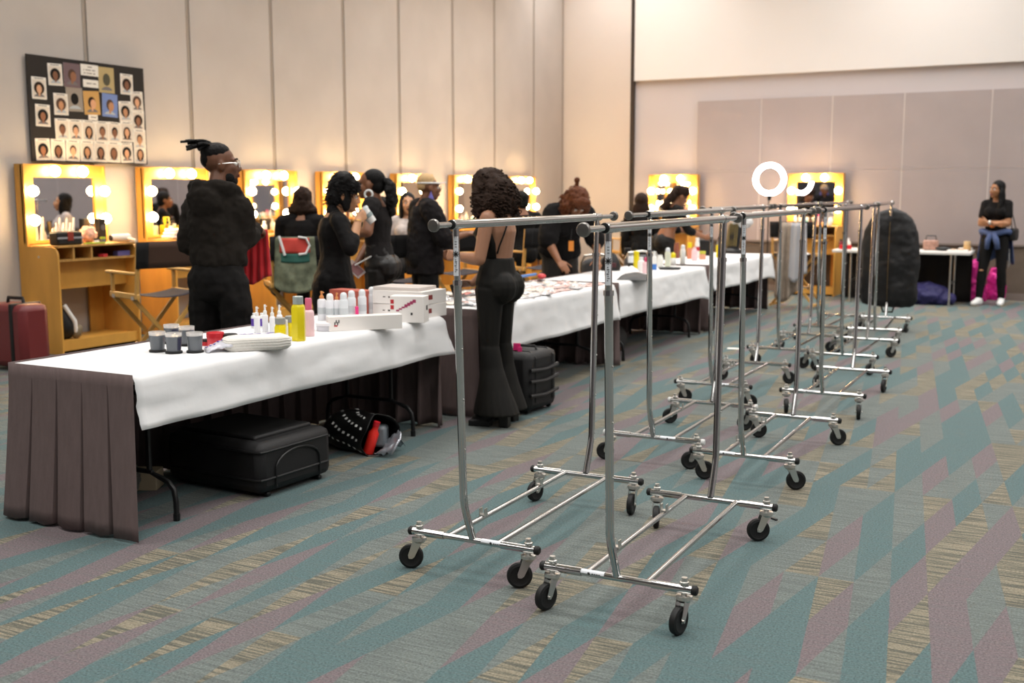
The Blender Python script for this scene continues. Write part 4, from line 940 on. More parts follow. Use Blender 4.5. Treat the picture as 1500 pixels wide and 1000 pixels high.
b = MB(); c = spine(W12.J, .1); b.tube([c+V((.185*cos(a), -.01+.14*sin(a), .02*sin(3*a))) for a in [2*pi*i/20 for i in range(20)]], .035, 8, closed=True)
b.grid(lambda u, v: c+V(((.20+.05*v)*cos(-.2-2.74*u), -.02+(.155+.06*v)*sin(-.2-2.74*u)-.012*sin(u*20)*v, .02-.42*v*(1+.1*sin(u*9)))), 30, 10)
for q in (-.04, .03): b.tube([c+V((q*.3, .15, 0)), c+V((q*1.5, .175, -.10)), c+V((q*2, .15, -.22))], [.03, .035, .028], 8)
W12.part('jacket', b, den, solid=.008, angle=180)
b = MB(); b.ell(c+V((.0, .165, .10)), (.035, .03, .035)); W12.part('pass', b, mat('orange_pass', '#e2782a', .5))
b = MB(); b.lathe([(.026, -.012), (.030, -.008), (.030, .008), (.026, .012)], W12.J['wl']-V((.03, -.0, 0)), 14, 0, (1, 0, 0)); b.lathe([(.018, 0), (.018, .012)], W12.J['wl']+V((-.03, .025, 0)), 12, 0, (0, 1, .2)); W12.part('watch', b, mat('silver_watch', '#cfd0cc', .3, .8))
hb = T('shoulder_bag', 'small black bag hanging at the hip of the woman with folded arms', 'bag', wpt(W12, (-.21, -.12, .97)), W12.o.rotation_euler.z)
m = MB(); m.box((0, 0, .0), (.09, .22, .17)); m.build('body', blackpl, hb, bevel=.03)
m = MB(); m.tube([(0, -.10, .07), (.03, -.04, .25), (.065, .06, .42), (.075, .115, .435), (.06, .16, .40), (.01, .13, .22), (0, .10, .07)], .007, 6); m.build('strap', blackpl, hb)
m = MB(); m.tube([(.04, -.05, -.05), (.06, -.06, -.3), (.05, -.02, -.45), (.03, .0, -.40), (.04, .02, -.2)], .005, 6); m.build('cord', whitepl, hb)
settle()
# ------------------------------------------------------------------ things on the tables
TZ = .7475
def bottle(name, label, cat, loc, r, h, body, capm, cap=(.6, .25, 'cyl'), group=None, band=None, neck=None, n=14, sq=False, rz=0, capname='cap'):
    """body height h (with the cap), cap = (radius share, height share, shape)"""
    t = T(name, label, cat, loc, rz, group); hb = h*(1-cap[1]); m = MB(); cr_ = r*cap[0]
    nn = 4 if sq == 4 else (6 if sq else n)
    sh = r*.55
    prof = [(r*.92, 0), (r, r*.10)]
    if band: prof += [(r, hb*band[0])]; 
    top = [(r, hb-sh), (r*.86, hb-sh*.35), (cr_*.9, hb)]
    if band:
        m.lathe(prof, n=nn); m.lathe([(r*1.012, hb*band[0]), (r*1.012, hb*band[1])], n=nn, mi=1); m.lathe([(r, hb*band[1])]+top, n=nn)
    else: m.lathe(prof+top, n=nn)
    m.build('body', [body, band[2]] if band else body, t)
    c = MB(); hc = h*cap[1]
    if cap[2] == 'dome': c.lathe([(cr_, hb-.001), (cr_, hb+hc*.5), (cr_*.85, hb+hc*.8), (cr_*.45, hb+hc*.97), (.001, hb+hc)], n=14)
    elif cap[2] == 'pump': c.lathe([(cr_, hb-.001), (cr_, hb+hc*.35), (cr_*.55, hb+hc*.42), (cr_*.5, hb+hc*.8), (cr_*.62, hb+hc*.82), (cr_*.5, hb+hc)], n=12); c.rod((0, 0, hb+hc*.86), (cr_*1.3, 0, hb+hc*.84), cr_*.3, cr_*.22, 8)
    else: c.lathe([(cr_, hb-.001), (cr_, hb+hc*.94), (cr_*.9, hb+hc)], n=14)
    c.build(capname, capm, t); return t
def box(name, label, cat, loc, d, m, rz=0, group=None, marks=None, bevel=.002, flap=None):
    t = T(name, label, cat, loc, rz, group); b = MB(); b.box((0, 0, d[2]/2), d); b.build('carton', m, t, bevel=bevel)
    if marks:
        for nm, mm, L in marks:
            k = MB()
            for c, s in L: k.box(c, s)
            k.build(nm, mm, t, smooth=False)
    return t
purple = mat('purple_print', '#5b3fa0', .5); yellow = mat('yellow_bottle', '#e3cf12', .35); grcap = mat('grey_cap', '#8f9290', .35); pinkb = mat('pink_liquid', '#edc8cc', .25); hotpink = mat('pink_plastic', '#e0307a', .4)
silv = mat('silver_white_can', '#d9dde0', .32); amber = mat('amber_pump', '#d08a50', .4); frost = mat('frosted_plastic', '#e8e8ec', .3); gel = mat('grey_gel', '#64686d', .12); clearr = mat('clear_rim', '#e9e6e2', .1, alpha=.45); crimson = mat('crimson_print', '#b4252f', .5); cartonm = mat('white_carton', '#e9e4df', .55); rosec = mat('terracotta_carton', '#b2594a', .6)
def jar(px, py, label):
    t = T('gel_jar', label, 'jar', P(px, py, TZ), random.uniform(0, 6), 'grey jars on the nearest table')
    m = MB(); m.lathe([(.043, 0), (.043, .010), (.040, .012)], n=20); m.build('lid', blackpl, t)
    m = MB(); m.lathe([(.0345, .012), (.0405, .086), (.038, .086)], n=20); m.build('body', gel, t)
    m = MB(); m.lathe([(.0408, .086), (.0425, .104), (.0415, .104), (.0395, .088)], n=20); m.build('rim', clearr, t)
    m = MB(); m.grid(lambda u, v: V(((.0352+.0055*v)*cos(u*1.2-1.2), (.0352+.0055*v)*sin(u*1.2-1.2), .018+.062*v)), 6, 1); m.build('dark_reflection', mat('jar_reflection_tone', '#33344a', .5), t)  # dark reflection put on the jar's side as a coloured stripe
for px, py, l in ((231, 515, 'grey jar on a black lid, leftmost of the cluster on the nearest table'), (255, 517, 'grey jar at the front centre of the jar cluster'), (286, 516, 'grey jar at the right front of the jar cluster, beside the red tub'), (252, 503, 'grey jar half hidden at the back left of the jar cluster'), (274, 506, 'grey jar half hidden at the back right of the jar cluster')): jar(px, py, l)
def tub(name, label, px, py, r, h, m, lidm):
    t = T(name, label, 'tub', P(px, py, TZ)); b = MB(); b.lathe([(r*.9, 0), (r*.95, h*.7), (r*.8, h*.7)], n=20); b.build('body', m, t)
    b = MB(); b.lathe([(r, h*.66), (r, h*.97), (r*.95, h)], n=20); b.build('lid', lidm, t)
tub('hair_product_tub', 'red translucent tub with a red lid on the nearest table', 316, 508, .046, .078, mat('red_gel', '#d8434a', .25), red)
tub('hair_product_tub', 'green tub with a black lid beside the red tub', 336, 507, .044, .066, mat('green_plastic', '#2f9a4a', .35), blackpl)
tub('hair_product_tub', 'low red pot with black lid, peeking out between jars and red tub', 303, 506, .03, .035, red, blackpl)
tub('cotton_tub', 'clear tub of cotton pads in front of the spray cans', 478, 484, .062, .05, mat('clear_tub', '#e2e2ea', .15, trans=.4), frost)
# wipes pack
t = T('wipes_pack', 'white pack of wipes with purple print lying on the nearest table', 'pack', P(376, 511, TZ), face(.93, .36)+pi/2+pi)
R = []
for k in range(15):                                          # folded stack, its layers showing as ridges along the side
    f = k/14; z = .002+.066*f; w_ = 1-.12*(2*f-1)**4-(.018 if k % 3 == 2 else 0)
    R.append([V(((.175*w_)*(abs(cos(a))**.35)*(1 if cos(a) > 0 else -1)+.004*noise.noise(V((cos(a)*3, sin(a)*3, k*.4))), (.085*w_)*(abs(sin(a))**.45)*(1 if sin(a) > 0 else -1), z+.006*noise.noise(V((cos(a)*2, sin(a)*2, 2))))) for a in [2*pi*i/40 for i in range(40)]])
m = MB(); m.rings(R); m.build('wipes', mat('quilted_wipes', '#d9d5cd', .8, bump=.3, bscale=60), t, angle=25)
m = MB(); m.grid(lambda u, v: V((.13+.13*u, (v-.5)*(.17-.03*u)+.01*sin(u*9), .006+.062*(1-u)**.7*(.4+.6*sin(pi*v)**.5)+.012*noise.noise(V((u*6, v*6, 3))))), 12, 14); m.build('film', mat('clear_film', '#dcdce4', .15, alpha=.75), t, solid=.001, angle=180)
m = MB()
for k in range(6): m.box((.145+.020*k, .01-.014*(k % 3), .066-.009*k), (.034, .008, .004), rz=.8)
m.build('print', purple, t)
t = T('wipes_pack', 'thin white and purple sachet lying behind the large pack of wipes', 'pack', P(372, 496, TZ), face(.9, .4)-pi/2+pi)
m = MB(); m.box((0, 0, .012), (.26, .12, .022)); m.build('wrapper', frost, t, bevel=.008); m = MB()
for k in range(6): m.box((-.10+.04*k, -.01*k % .04, .0245), (.045, .012, .002), rz=.4)
m.build('print', purple, t)
for px, py, h, l in ((377, 488, .155, 'slim white spray bottle, leftmost of the four on the nearest table'), (389, 486, .16, 'slim white spray bottle, second from left of the four'), (399.5, 487, .15, 'slim white spray bottle, third from left of the four'), (410, 485, .155, 'slim white spray bottle, rightmost of the four, above a yellow pot')):
    bottle('spray_bottle', l, 'bottle', P(px, py, TZ), .0175, h, frost, whitepl, (.62, .36, 'pump'), 'slim white spray bottles', capname='spray_head')
for px, l in ((373, 'squat white bottle with purple label behind the leftmost spray bottle'), (384, 'squat white bottle with purple label between the spray bottles')): bottle('label_bottle', l, 'bottle', P(px, 480, TZ), .02, .09, whitepl, whitepl, (.5, .15, 'cyl'), 'white bottles with purple labels', band=(.15, .75, purple))
bottle('nail_bottle', 'tiny white bottle in front of the two small yellow bottles', 'bottle', P(419.5, 494, TZ), .011, .10, whitepl, whitepl, (.9, .3, 'cyl'))
bottle('yellow_bottle', 'short yellow bottle with grey cap, left of the tall yellow one', 'bottle', P(411, 495, TZ), .034, .115, yellow, grcap, (.85, .30, 'cyl'), sq=True)
bottle('yellow_bottle', 'short yellow bottle with grey cap, tucked behind the tall yellow one', 'bottle', P(426, 492, TZ), .034, .115, yellow, grcap, (.85, .30, 'cyl'), sq=True)
bottle('yellow_bottle', 'tall yellow bottle with a silver cap on the nearest table', 'bottle', P(438, 499, TZ), .040, .245, yellow, mat('silver_cap', '#b9c4c2', .3, .5), (.72, .17, 'cyl'), sq=True)
bottle('pink_bottle', 'pale pink bottle with a pink cap beside the tall yellow bottle', 'bottle', P(453, 492, TZ), .031, .215, pinkb, mat('pink_cap', '#d76a86', .4), (.62, .30, 'cyl'))
for px, py, h, cm, l in ((472, 469, .185, amber, 'white bottle with amber pump, leftmost behind the clear tub'), (484, 470, .175, whitepl, 'white can with frosted cap, second of the row behind the clear tub'), (494, 470, .18, amber, 'slim white bottle with amber pump between white cans'), (504, 471, .185, silv, 'white dry shampoo can with domed cap behind the long carton, left one'), (515.5, 467, .185, silv, 'white dry shampoo can with domed cap, second behind the long carton'), (531, 465, .185, silv, 'white dry shampoo can with domed cap, third behind the long carton'), (545, 462, .19, silv, 'white dry shampoo can with domed cap, rightmost behind the long carton')):
    bottle('spray_can', l, 'spray can', P(px, py, TZ), .028 if px != 494 else .019, h, silv if cm is silv else frost, cm, (.78, .22, 'dome') if cm is not amber else (.5, .25, 'pump'), 'white cans and pump bottles', band=(.3, .6, mat('faint_print', '#c3c8cb', .4)))
box('pink_box', 'small hot pink box beside the white cans', 'box', P(564, 460, TZ), (.075, .04, .06), hotpink, face(.9, .3))
box('pink_box', 'narrow pink box wedged between two white cans', 'box', P(523, 468, TZ), (.018, .02, .085), hotpink, face(.9, .3))
RZ1 = face(.94, .35)+pi/2
box('long_carton', 'long low white carton at the front edge of the nearest table', 'box', P(534, 482, TZ), (.44, .085, .085), cartonm, RZ1, marks=[('print', ink, [((-.185+.008*k, -.0432, .045+(.012 if k % 2 else 0)), (.006, .001, .018)) for k in range(4)]), ('red_dot', crimson, [((-.18, -.0432, .032), (.02, .001, .008))]), ('seam', mat('tape_grey', '#a79f98', .5), [((0, .0, .0853), (.42, .002, .001))])])
box('tool_carton', 'white square carton printed with a pink styling tool, on the table corner', 'box', P(600, 471, TZ), (.22, .11, .165), cartonm, RZ1-.55, marks=[('tool_print', mat('magenta_print', '#a3375f', .5), [((-.06+.018*k, -.0557, .075+.010*k), (.02, .001, .010+.010*(k > 2))) for k in range(7)]), ('red_mark', crimson, [((-.095, -.0557, .13-.035*k), (.022, .001, .026)) for k in range(2)]), ('print', ink, [((.03, -.0557, .055), (.012, .001, .016)), ((.1105, .01, .09), (.001, .03, .03))])])
for k, (l, z) in enumerate((('flat white carton, lower of the two stacked on the table end', 0), ('flat white carton, upper of the two stacked on the table end', .088))):
    c0_ = V((-3.96, 6.09, TZ+z)); 
    box('flat_carton', l, 'box', c0_, (.38, .30, .086), cartonm, -.04+.05*k, 'flat white cartons', marks=[('print', ink, [((-.10+.05*j, -.1508, .045), (.034 if j % 2 else .018, .001, .005 if j != 1 else .010)) for j in range(5)]), ('end_print', mat('dull_red_print', '#8a3a38', .6), [((.1905, -.05, .045), (.001, .05, .030))])])
box('flat_carton', 'terracotta red carton behind the stacked white cartons', 'box', V((-4.34, 5.98, TZ)), (.30, .12, .165), rosec, -.1)
box('palette_box', 'thin pale palette box lying on top of the stacked cartons', 'box', V((-3.99, 6.08, TZ+.1745)), (.34, .24, .022), mat('pale_grey_lid', '#cfc6c0', .4), .08)
t = T('clip_tray', 'metal tray of hair clips behind the pink box', 'tray', P(568, 452, TZ), RZ1); m = MB(); m.box((0, 0, .012), (.30, .14, .02)); m.build('tray', chrome2, t, bevel=.004)
rnd = random.Random(2); m = MB()
for k in range(18): m.box((rnd.uniform(-.13, .13), rnd.uniform(-.05, .05), .026+rnd.uniform(0, .01)), (.05, .01, .008), rz=rnd.uniform(0, 3))
tag(m.build('clips', chrome2, t), kind='stuff')
# phone in her hand
ph = wpt(W7, (.105, .385, .87)); t = T('brush_case', 'dark brush case in the right hand of the woman in bell-bottoms', 'case', ph, face(-.8, .3)); m = MB(); m.box((0, 0, .0), (.016, .055, .115), rot=Matrix.Rotation(-.35, 3, 'X')); m.build('case', blackpl, t, bevel=.005); m = MB(); m.box((.009, 0, .01), (.002, .03, .05), rot=Matrix.Rotation(-.35, 3, 'X')); m.build('decal', greypl, t)
# hair packets over the second table
rnd = random.Random(11)
PK = [mat('clear_packet', '#c9c6c6', .18), mat('pink_packet', '#d4b0a8', .3), mat('red_packet', '#a8493a', .35), mat('cream_packet', '#e0d4c6', .4), mat('silver_packet', '#a9abad', .25, .5), mat('dark_packet', '#3c302c', .35)]
names = ['clear', 'pale pink', 'terracotta', 'cream', 'silver', 'dark']
k = 0
for r_ in range(5):
    for c_ in range(11):
        x = TX1-.09-r_*.155+rnd.uniform(-.03, .03); y = 6.86+c_*.195+rnd.uniform(-.05, .05)
        ci = rnd.choice([0, 0, 4, 4, 5, 3]) if (c_ < 5 or r_ > 2) else rnd.choice([1, 1, 2, 3, 0])
        t = T('hair_packet', '%s packet %s of the second table, %s' % (names[ci].capitalize(), ['along the front edge', 'in the front half', 'down the middle', 'in the back half', 'along the back edge'][r_], ['by the teal box', 'past the teal box', 'halfway along', 'near the pouch', 'beside the pouch'][min(4, c_*5//11)]), 'packet', (x, y, TZ+.002+.004*(k % 3)), rnd.uniform(-.6, .6)+pi/2, 'hair packets spread over the second table'); k += 1
        lx, ly = rnd.uniform(.15, .24), rnd.uniform(.09, .14); ph = rnd.uniform(0, 9)
        m = MB(); m.grid(lambda u, v: V(((u-.5)*lx, (v-.5)*ly, .003+.019*sin(pi*u)*sin(pi*v)+.014*noise.noise(V((u*4, v*4, ph))))), 8, 6); m.bb((-lx/2, -ly/2, 0), (lx/2, ly/2, .003)); m.build('wrapper', PK[ci], t, angle=180)
        m = MB(); m.grid(lambda u, v: V(((u-.5)*lx*.5, (v-.5)*ly*.5, .0045+.019*sin(pi*(u*.5+.25))*sin(pi*(v*.5+.25))+.014*noise.noise(V(((u*.5+.25)*4, (v*.5+.25)*4, ph))))), 4, 3); m.build('insert_card', PK[(ci+3) % 6], t, angle=180)
t = T('teal_box', 'small teal box on the near front corner of the packet table', 'box', V((TX1-.045, 6.90, TZ)), .2); m = MB(); m.box((0, 0, .025), (.07, .15, .045)); m.build('carton', mat('teal_carton', '#3f9d94', .5), t, bevel=.003); m = MB(); m.lathe([(.012, 0), (.012, .001)], (.0355, .04, .025), 12, 0, (1, 0, 0)); m.build('dot', whitepl, t)
tag(MB().tube([(-4.40, 8.05, TZ+.075), (-4.36, 8.75, TZ+.085)], .012, 8).build('blue_comb', mat('blue_plastic', '#4a78b8', .4)), 'blue rod lying along the back of the packets', 'rod')
t = T('hair_brush', 'red and black hairbrush lying behind the packets', 'hairbrush', (-4.36, 8.87, TZ+.06), .5); m = MB(); m.ell((0, .0, .0), (.04, .10, .025)); m.build('head', crimson, t); m = MB(); m.rod((0, .08, 0), (0, .24, .01), .014, .012); m.build('handle', blackpl, t)
# camera-ish black bag and folded rain hood by the third table's near end
t = T('styling_bag', 'black pouch leaning upright at the far end of the packets', 'bag', P(894, 396, TZ), .4); m = MB()
m.rings([[V((rx*cos(a), ry*sin(a), z)) for a in [2*pi*i/16 for i in range(16)]] for z, rx, ry in ((0,.10,.07),(.04,.11,.08),(.11,.09,.06),(.16,.06,.025),(.18,.04,.015))]); m.build('body', mat('black_nylon', '#141214', .5, bump=.3, bscale=20), t); m = MB(); m.box((.02, -.07, .06), (.08, .02, .05)); m.build('pocket', mat('maroon_nylon', '#4b2024', .6), t, bevel=.01)
t = T('cape_bundle', 'crumpled dark cape folded on the near end of the third table', 'cape', P(930, 407, TZ), .3)
m = MB(); m.grid(lambda u, v: V(((u-.5)*.30, (v-.5)*.60, .003+.045*(sin(pi*u)*sin(pi*v))**.6*(1+.5*noise.noise(V((u*3, v*3, 4)))))), 14, 18); m.bb((-.14, -.29, 0), (.14, .29, .003)); m.build('cloth', mat('charcoal_cape', '#333435', .6, bump=.2, bscale=20), t, angle=180)
t = T('towel', 'rumpled white towel behind the dark cape on the third table', 'towel', P(921, 399, TZ), .3); m = MB(); m.grid(lambda u, v: V(((u-.5)*.2, (v-.5)*.26, .003+.055*(sin(pi*u)*sin(pi*v))**.5*(1+.6*noise.noise(V((u*4, v*4, 8)))))), 12, 12); m.build('cloth', cloth, t, angle=180)
b3 = [(924, 392, .032, .165, silv, grcap, (.8, .22, 'cyl'), (.08, .42, ink), 'silver bottle with a dark base band, left of the yellow bottle'),
 (932, 396, .030, .20, yellow, yellow, (.95, .18, 'cyl'), None, 'tall yellow bottle at the left of the third table'),
 (939, 398, .034, .15, whitepl, whitepl, (.6, .2, 'cyl'), None, 'wide white bottle right of the yellow bottle'),
 (946, 400, .033, .16, pinkb, mat('pink_cap2', '#c9486e', .4), (.5, .28, 'cyl'), None, 'pale pink bottle with a rose cap on the third table'),
 (958, 396, .028, .20, whitepl, whitepl, (.6, .25, 'pump'), (.05, .45, mat('blue_label', '#3f76c4', .4)), 'white bottle with blue label behind a rack post'),
 (967, 391, .034, .13, whitepl, whitepl, (.7, .15, 'cyl'), None, 'square shouldered white bottle left of the pastel can'),
 (978, 392, .031, .215, mat('pastel_can', '#d8dcc8', .35), silv, (.8, .18, 'dome'), None, 'pastel dry shampoo can standing before a black tray'),
 (986, 388, .036, .14, whitepl, yellow, (.8, .42, 'dome'), None, 'white jar with a domed yellow cap'),
 (1000, 387, .030, .22, whitepl, silv, (.8, .2, 'dome'), None, 'tall white spray can right of the yellow capped jar'),
 (991, 378, .032, .19, mat('cocoa_bottle', '#8a5140', .4), mat('cocoa_bottle', '#8a5140', .4), (.9, .1, 'cyl'), None, 'brown bottle behind the white spray can'),
 (1010, 379, .032, .20, mat('orange_bottle', '#cf8366', .35), yellow, (.8, .32, 'cyl'), None, 'orange bottle with a yellow cap near the end of the third table'),
 (1017, 382, .034, .16, pinkb, pinkb, (.6, .15, 'cyl'), None, 'pale pink bottle near the end of the third table'),
 (1021, 378, .028, .25, whitepl, whitepl, (.8, .2, 'cyl'), (.45, .7, crimson), 'tall white bottle with red band near the end of the third table'),
 (1029, 380, .040, .10, mat('salmon_jar', '#d79a7c', .35), mat('lime_lid', '#b5b83a', .4), (.95, .3, 'cyl'), None, 'low salmon jar with lime lid, last on the third table'),
 (1052, 377, .028, .20, yellow, grcap, (.6, .2, 'cyl'), None, 'yellow bottle on the near end of the last table')]
for px, py, r, h, bm, cm, cp_, bd, l in b3: bottle('product_bottle', l, 'bottle', P(px, py, TZ), r, h, bm, cm, cp_, 'bottles on the third table', band=bd)
t = T('black_tray', 'shallow black tray in front of the pastel can', 'tray', P(981, 394.5, TZ), .1); m = MB(); m.lathe([(.10, 0), (.125, .02), (.12, .022), (.095, .006)], n=24); m.build('dish', blackpl, t)
t = T('brush_holder', 'black brush roll standing open at the left of the third table', 'brush holder', P(919, 386, TZ), .4); m = MB(); m.box((0, 0, .09), (.08, .08, .18)); m.build('holder', blackpl, t, bevel=.01); m = MB()
for k in range(6): m.rod((-.03+.012*k, .01*(k % 2), .15), (-.04+.016*k, .01, .25), .005, .009, 6)
m.build('brushes', hairblk, t)
# tall holder on the last table
t = T('tool_caddy', 'tall black caddy of combs topped with crumpled clear plastic on the last table', 'caddy', P(1073, 371, TZ), face(.5, .5))
m = MB(); m.rings([[V((rx*cos(a), ry*sin(a)+oy, z)) for a in [2*pi*i/14 for i in range(14)]] for z, rx, ry, oy in ((0,.19,.10,0),(.04,.19,.10,0),(.07,.09,.06,0),(.22,.10,.06,.03),(.36,.11,.06,.07),(.39,.10,.06,.08))]); m.build('stand', blackpl, t)
m = MB()
for k in range(7): m.rod((-.10+.03*k, -.05, .10), (-.12+.03*k, .02, .40), .007, .005, 6)
m.build('combs', mat('brass_wire', '#8a7a4a', .4, .6), t)
m = MB(); m.ell((.05, .12, .41), (.13, .11, .09), 16, 12); o = later(m.build('plastic_wrap', mat('clear_wrap', '#cfd0d0', .15, alpha=.85), t), .012, 2, [(.10, .06)])
m = MB(); m.box((0, 0, .10), (.20, .18, .20)); tag(m.build('case', blackpl, loc=P(1031, 374, TZ), rz=.2, bevel=.02), 'boxy black vanity case beyond the bottles on the last table', 'case')
# ------------------------------------------------------------------ under the tables
def suitcase(label, loc, rz, d, m, upright=False, trim=blackpl, cat='suitcase'):
    t = T('suitcase', label, cat, loc, rz); a, b_, c = d
    s = MB(); s.box((0, 0, c/2+.02), (a, b_, c)); s.build('shell', m, t, bevel=.05 if min(d) > .2 else .03)
    for f in (-.28, .30):                                      # zip lines run round
        y = f*b_; z = MB()
        z.tube([(-a/2-.002, y, .08), (-a/2-.002, y, c-.02), (-a/2+.05, y, c+.022), (a/2-.05, y, c+.022), (a/2+.002, y, c-.02), (a/2+.002, y, .08)], .006, 6); z.build('zip', blackpl, t)
    for sx in (-1, 1):
        for sy in (-1, 1): w = MB(); w.lathe([(.020, -.012), (.024, 0), (.020, .012)], (sx*(a/2-.05), sy*(b_/2-.05), .024), 10, 0, (0, 1, 0)); w.build('wheel', rubber, t)
    h = MB(); h.tube([(-.09, 0, c+.018), (-.08, 0, c+.045), (.08, 0, c+.045), (.09, 0, c+.018)], .010, 6); h.build('handle', trim, t); return t
nyl = mat('black_luggage', '#121112', .6, bump=.2, bscale=200)
# big soft case lying flat
t = T('suitcase', 'large soft black suitcase lying flat under the nearest table', 'suitcase', (-3.99, 4.53, 0), -.05)
m = MB(); m.box((0, 0, .155), (.68, .56, .27)); m.build('shell', nyl, t, bevel=.045)
m = MB(); m.box((-.02, 0, .295), (.54, .44, .03)); m.build('pocket', nyl, t, bevel=.012)
for z in (.10, .245): m = MB(); m.tube([(-.3, -.283, z), (.30, -.283, z), (.335, -.27, z), (.342, -.24, z), (.342, .24, z)], .007, 6); m.build('zip', blackpl, t)
m = MB()
m.tube([(.344, -.17, .045)]+[(.346, .17*cos(pi-pi*q/12), .14+.085*sin(pi*q/12)) for q in range(13)]+[(.344, .17, .045)], .006, 6)
m.build('pocket_piping', blackpl, t)
m = MB(); m.box((.30, -.255, .24), (.02, .012, .035)); m.build('zip_pull', chrome2, t)
for sy in (-1, 1):
    for x in (-.26, .26): m = MB(); m.box((x, sy*.20, .012), (.12, .03, .024)); m.build('foot', blackpl, t, bevel=.006)
# black plastic bag lying open
t = T('plastic_bag', 'black printed plastic bag lying open on the carpet under the table', 'bag', P(527, 657, 0), -.35)
bagm = mat('black_bag_film', '#131313', .3, bump=.25, bscale=14)
m = MB()
def bagf(u, v):
    a = u*2*pi; sx = -.30+.52*v; ry = (.17+.04*sin(v*5))*(1-.85*(1-v)**4); rz_ = (.125+.015*sin(7*v))*(1-.8*(1-v)**4)
    w = 1+.10*noise.noise(V((cos(a)*2, sin(a)*2, v*4)))
    return V((sx+.03*sin(3*a)*v, ry*w*cos(a), max(.004, .13+rz_*w*sin(a)-.02)))
m.grid(bagf, 36, 20); m.build('film', bagm, t, solid=.002, angle=180)
m = MB()
for k in range(5):
    for j in range(9):
        if (j+k) % 9 == 4: continue
        u = .06+.10*k+.018*j; v = .25+.07*j+.02*k
        if v > .95: continue
        p, q_ = bagf(u, v), bagf(u+.012, v+.03); c = bagf(u, v)
        n_ = (bagf(u+.02, v)-bagf(u-.02, v)).cross(bagf(u, v+.02)-bagf(u, v-.02)).normalized()
        if n_.dot(c-V((c.x, 0, .11))) < 0: n_ = -n_
        e = bagf(u+.022, v+.002); m.add([p+n_*.003, e+n_*.003, q_+n_*.003+(e-p)*.5, q_+n_*.003-(e-p)*.3], [(0, 1, 2, 3)])
m.build('print', whitepl, t, smooth=False, solid=.001)
tp = t.location; BX = Matrix.Rotation(-.35, 3, 'Z')
t = T('red_bottle', 'bright red bottle spilling from the open black plastic bag', 'bottle', tp+BX @ V((.17, -.03, .055)), -.35+.5); m = MB(); m.lathe([(.03, -.08), (.032, -.07), (.032, .05), (.018, .07), (.018, .09)], (0, 0, .03), 14, 0, (.3, .1, 1)); m.build('body', mat('bright_red', '#e02a20', .35), t); m = MB(); m.lathe([(.02, .09), (.02, .12)], (0, 0, .03), 12, 0, (.3, .1, 1)); m.build('cap', red, t)
t = T('grey_pouch', 'grey pouch inside the mouth of the black plastic bag', 'pouch', tp+BX @ V((.15, .05, .03)), .4); m = MB(); m.box((0, 0, .07), (.09, .10, .13)); m.build('body', mat('steel_grey_pouch', '#6b7277', .4), t, bevel=.02)
t = T('silver_wrap', 'crumpled silver film at the mouth of the black plastic bag', 'wrapper', tp+BX @ V((.235, .06, .006)), .2); m = MB(); m.grid(lambda u, v: V(((u-.5)*.12+.03*sin(v*6), (v-.5)*.22, .02+.12*sin(pi*v)*u+.03*noise.noise(V((u*5, v*5, 2))))), 12, 14); m.build('film', mat('silver_film', '#a8abb2', .25, .6), t, solid=.002, angle=180)
# things in the dark near the first table's leg
t = T('clear_bag', 'clear bag of odds and ends behind the folding table leg', 'bag', (-4.28, 3.86, 0), .2); m = MB(); m.ell((0, 0, .12), (.12, .12, .12)); later(m.build('film', mat('smoky_film', '#565550', .3), t), .012, 1, [(.06, .05)])
t = T('shoe_box', 'cream lidded box under the nearest table beside the suitcase', 'box', (-4.40, 4.14, 0), .5); m = MB(); m.box((0, 0, .05), (.20, .13, .10)); m.build('carton', mat('cream_carton', '#b9a98c', .6), t, bevel=.004)
t = suitcase('black carry-on with pink tag standing behind the woman in bell-bottoms', (-3.56, 6.98, 0), -.05, (.30, .42, .42), nyl)
m = MB(); m.box((.0, -.12, .47), (.05, .012, .05), rz=.3); m.box((.03, -.13, .44), (.03, .012, .06), rz=.6); m.build('luggage_tag', hotpink, t)
m = MB()
for z in (.14, .24, .32): m.tube([(.155, -.2, z), (.165, 0, z-.012), (.155, .2, z)], .014, 6)
m.build('strap', blackpl, t)
t = T('duffel_bag', 'black duffel on the floor under the third table', 'bag', (-4.05, 9.62, 0), .1); m = MB(); m.cap((0, -.22, .15), (0, .22, .15), .15, .15, 16); m.build('body', nyl, t); m = MB(); m.tube([(0, -.12, .28), (.02, -.08, .36), (.02, .08, .36), (0, .12, .28)], .012, 6); m.build('handle', blackpl, t)
# oxblood hard case beside station
t = T('suitcase', 'oxblood hard suitcase with black strap standing at the far left', 'suitcase', V((-8.41, 6.57, 0)), face(.45, .9)+pi/2)
m = MB(); m.box((0, 0, .31), (.30, .50, .56)); m.build('shell', mat('oxblood_shell', '#6e2a2c', .4), t, bevel=.06)
m = MB(); m.box((0, -.11, .31), (.312, .05, .575)); m.build('strap', blackpl, t, bevel=.01)
m = MB(); m.tube([(0, -.10, .59), (0, -.09, .635), (0, .09, .635), (0, .10, .59)], .016, 8); m.build('handle', blackpl, t)
m = MB(); m.lathe([(.022, 0), (.022, .004), (.015, .005)], (.15, .09, .40), 14, 0, (1, 0, 0)); m.lathe([(.022, 0), (.022, .004), (.015, .005)], (-.15, .09, .40), 14, 0, (-1, 0, 0)); m.build('emblem', mat('pale_emblem', '#b59a86', .4, .5), t)
for sx in (-1, 1):
    for sy in (-1, 1): m = MB(); m.ell((sx*.09, sy*.19, .025), .025, 8, 6); m.build('wheel', rubber, t)
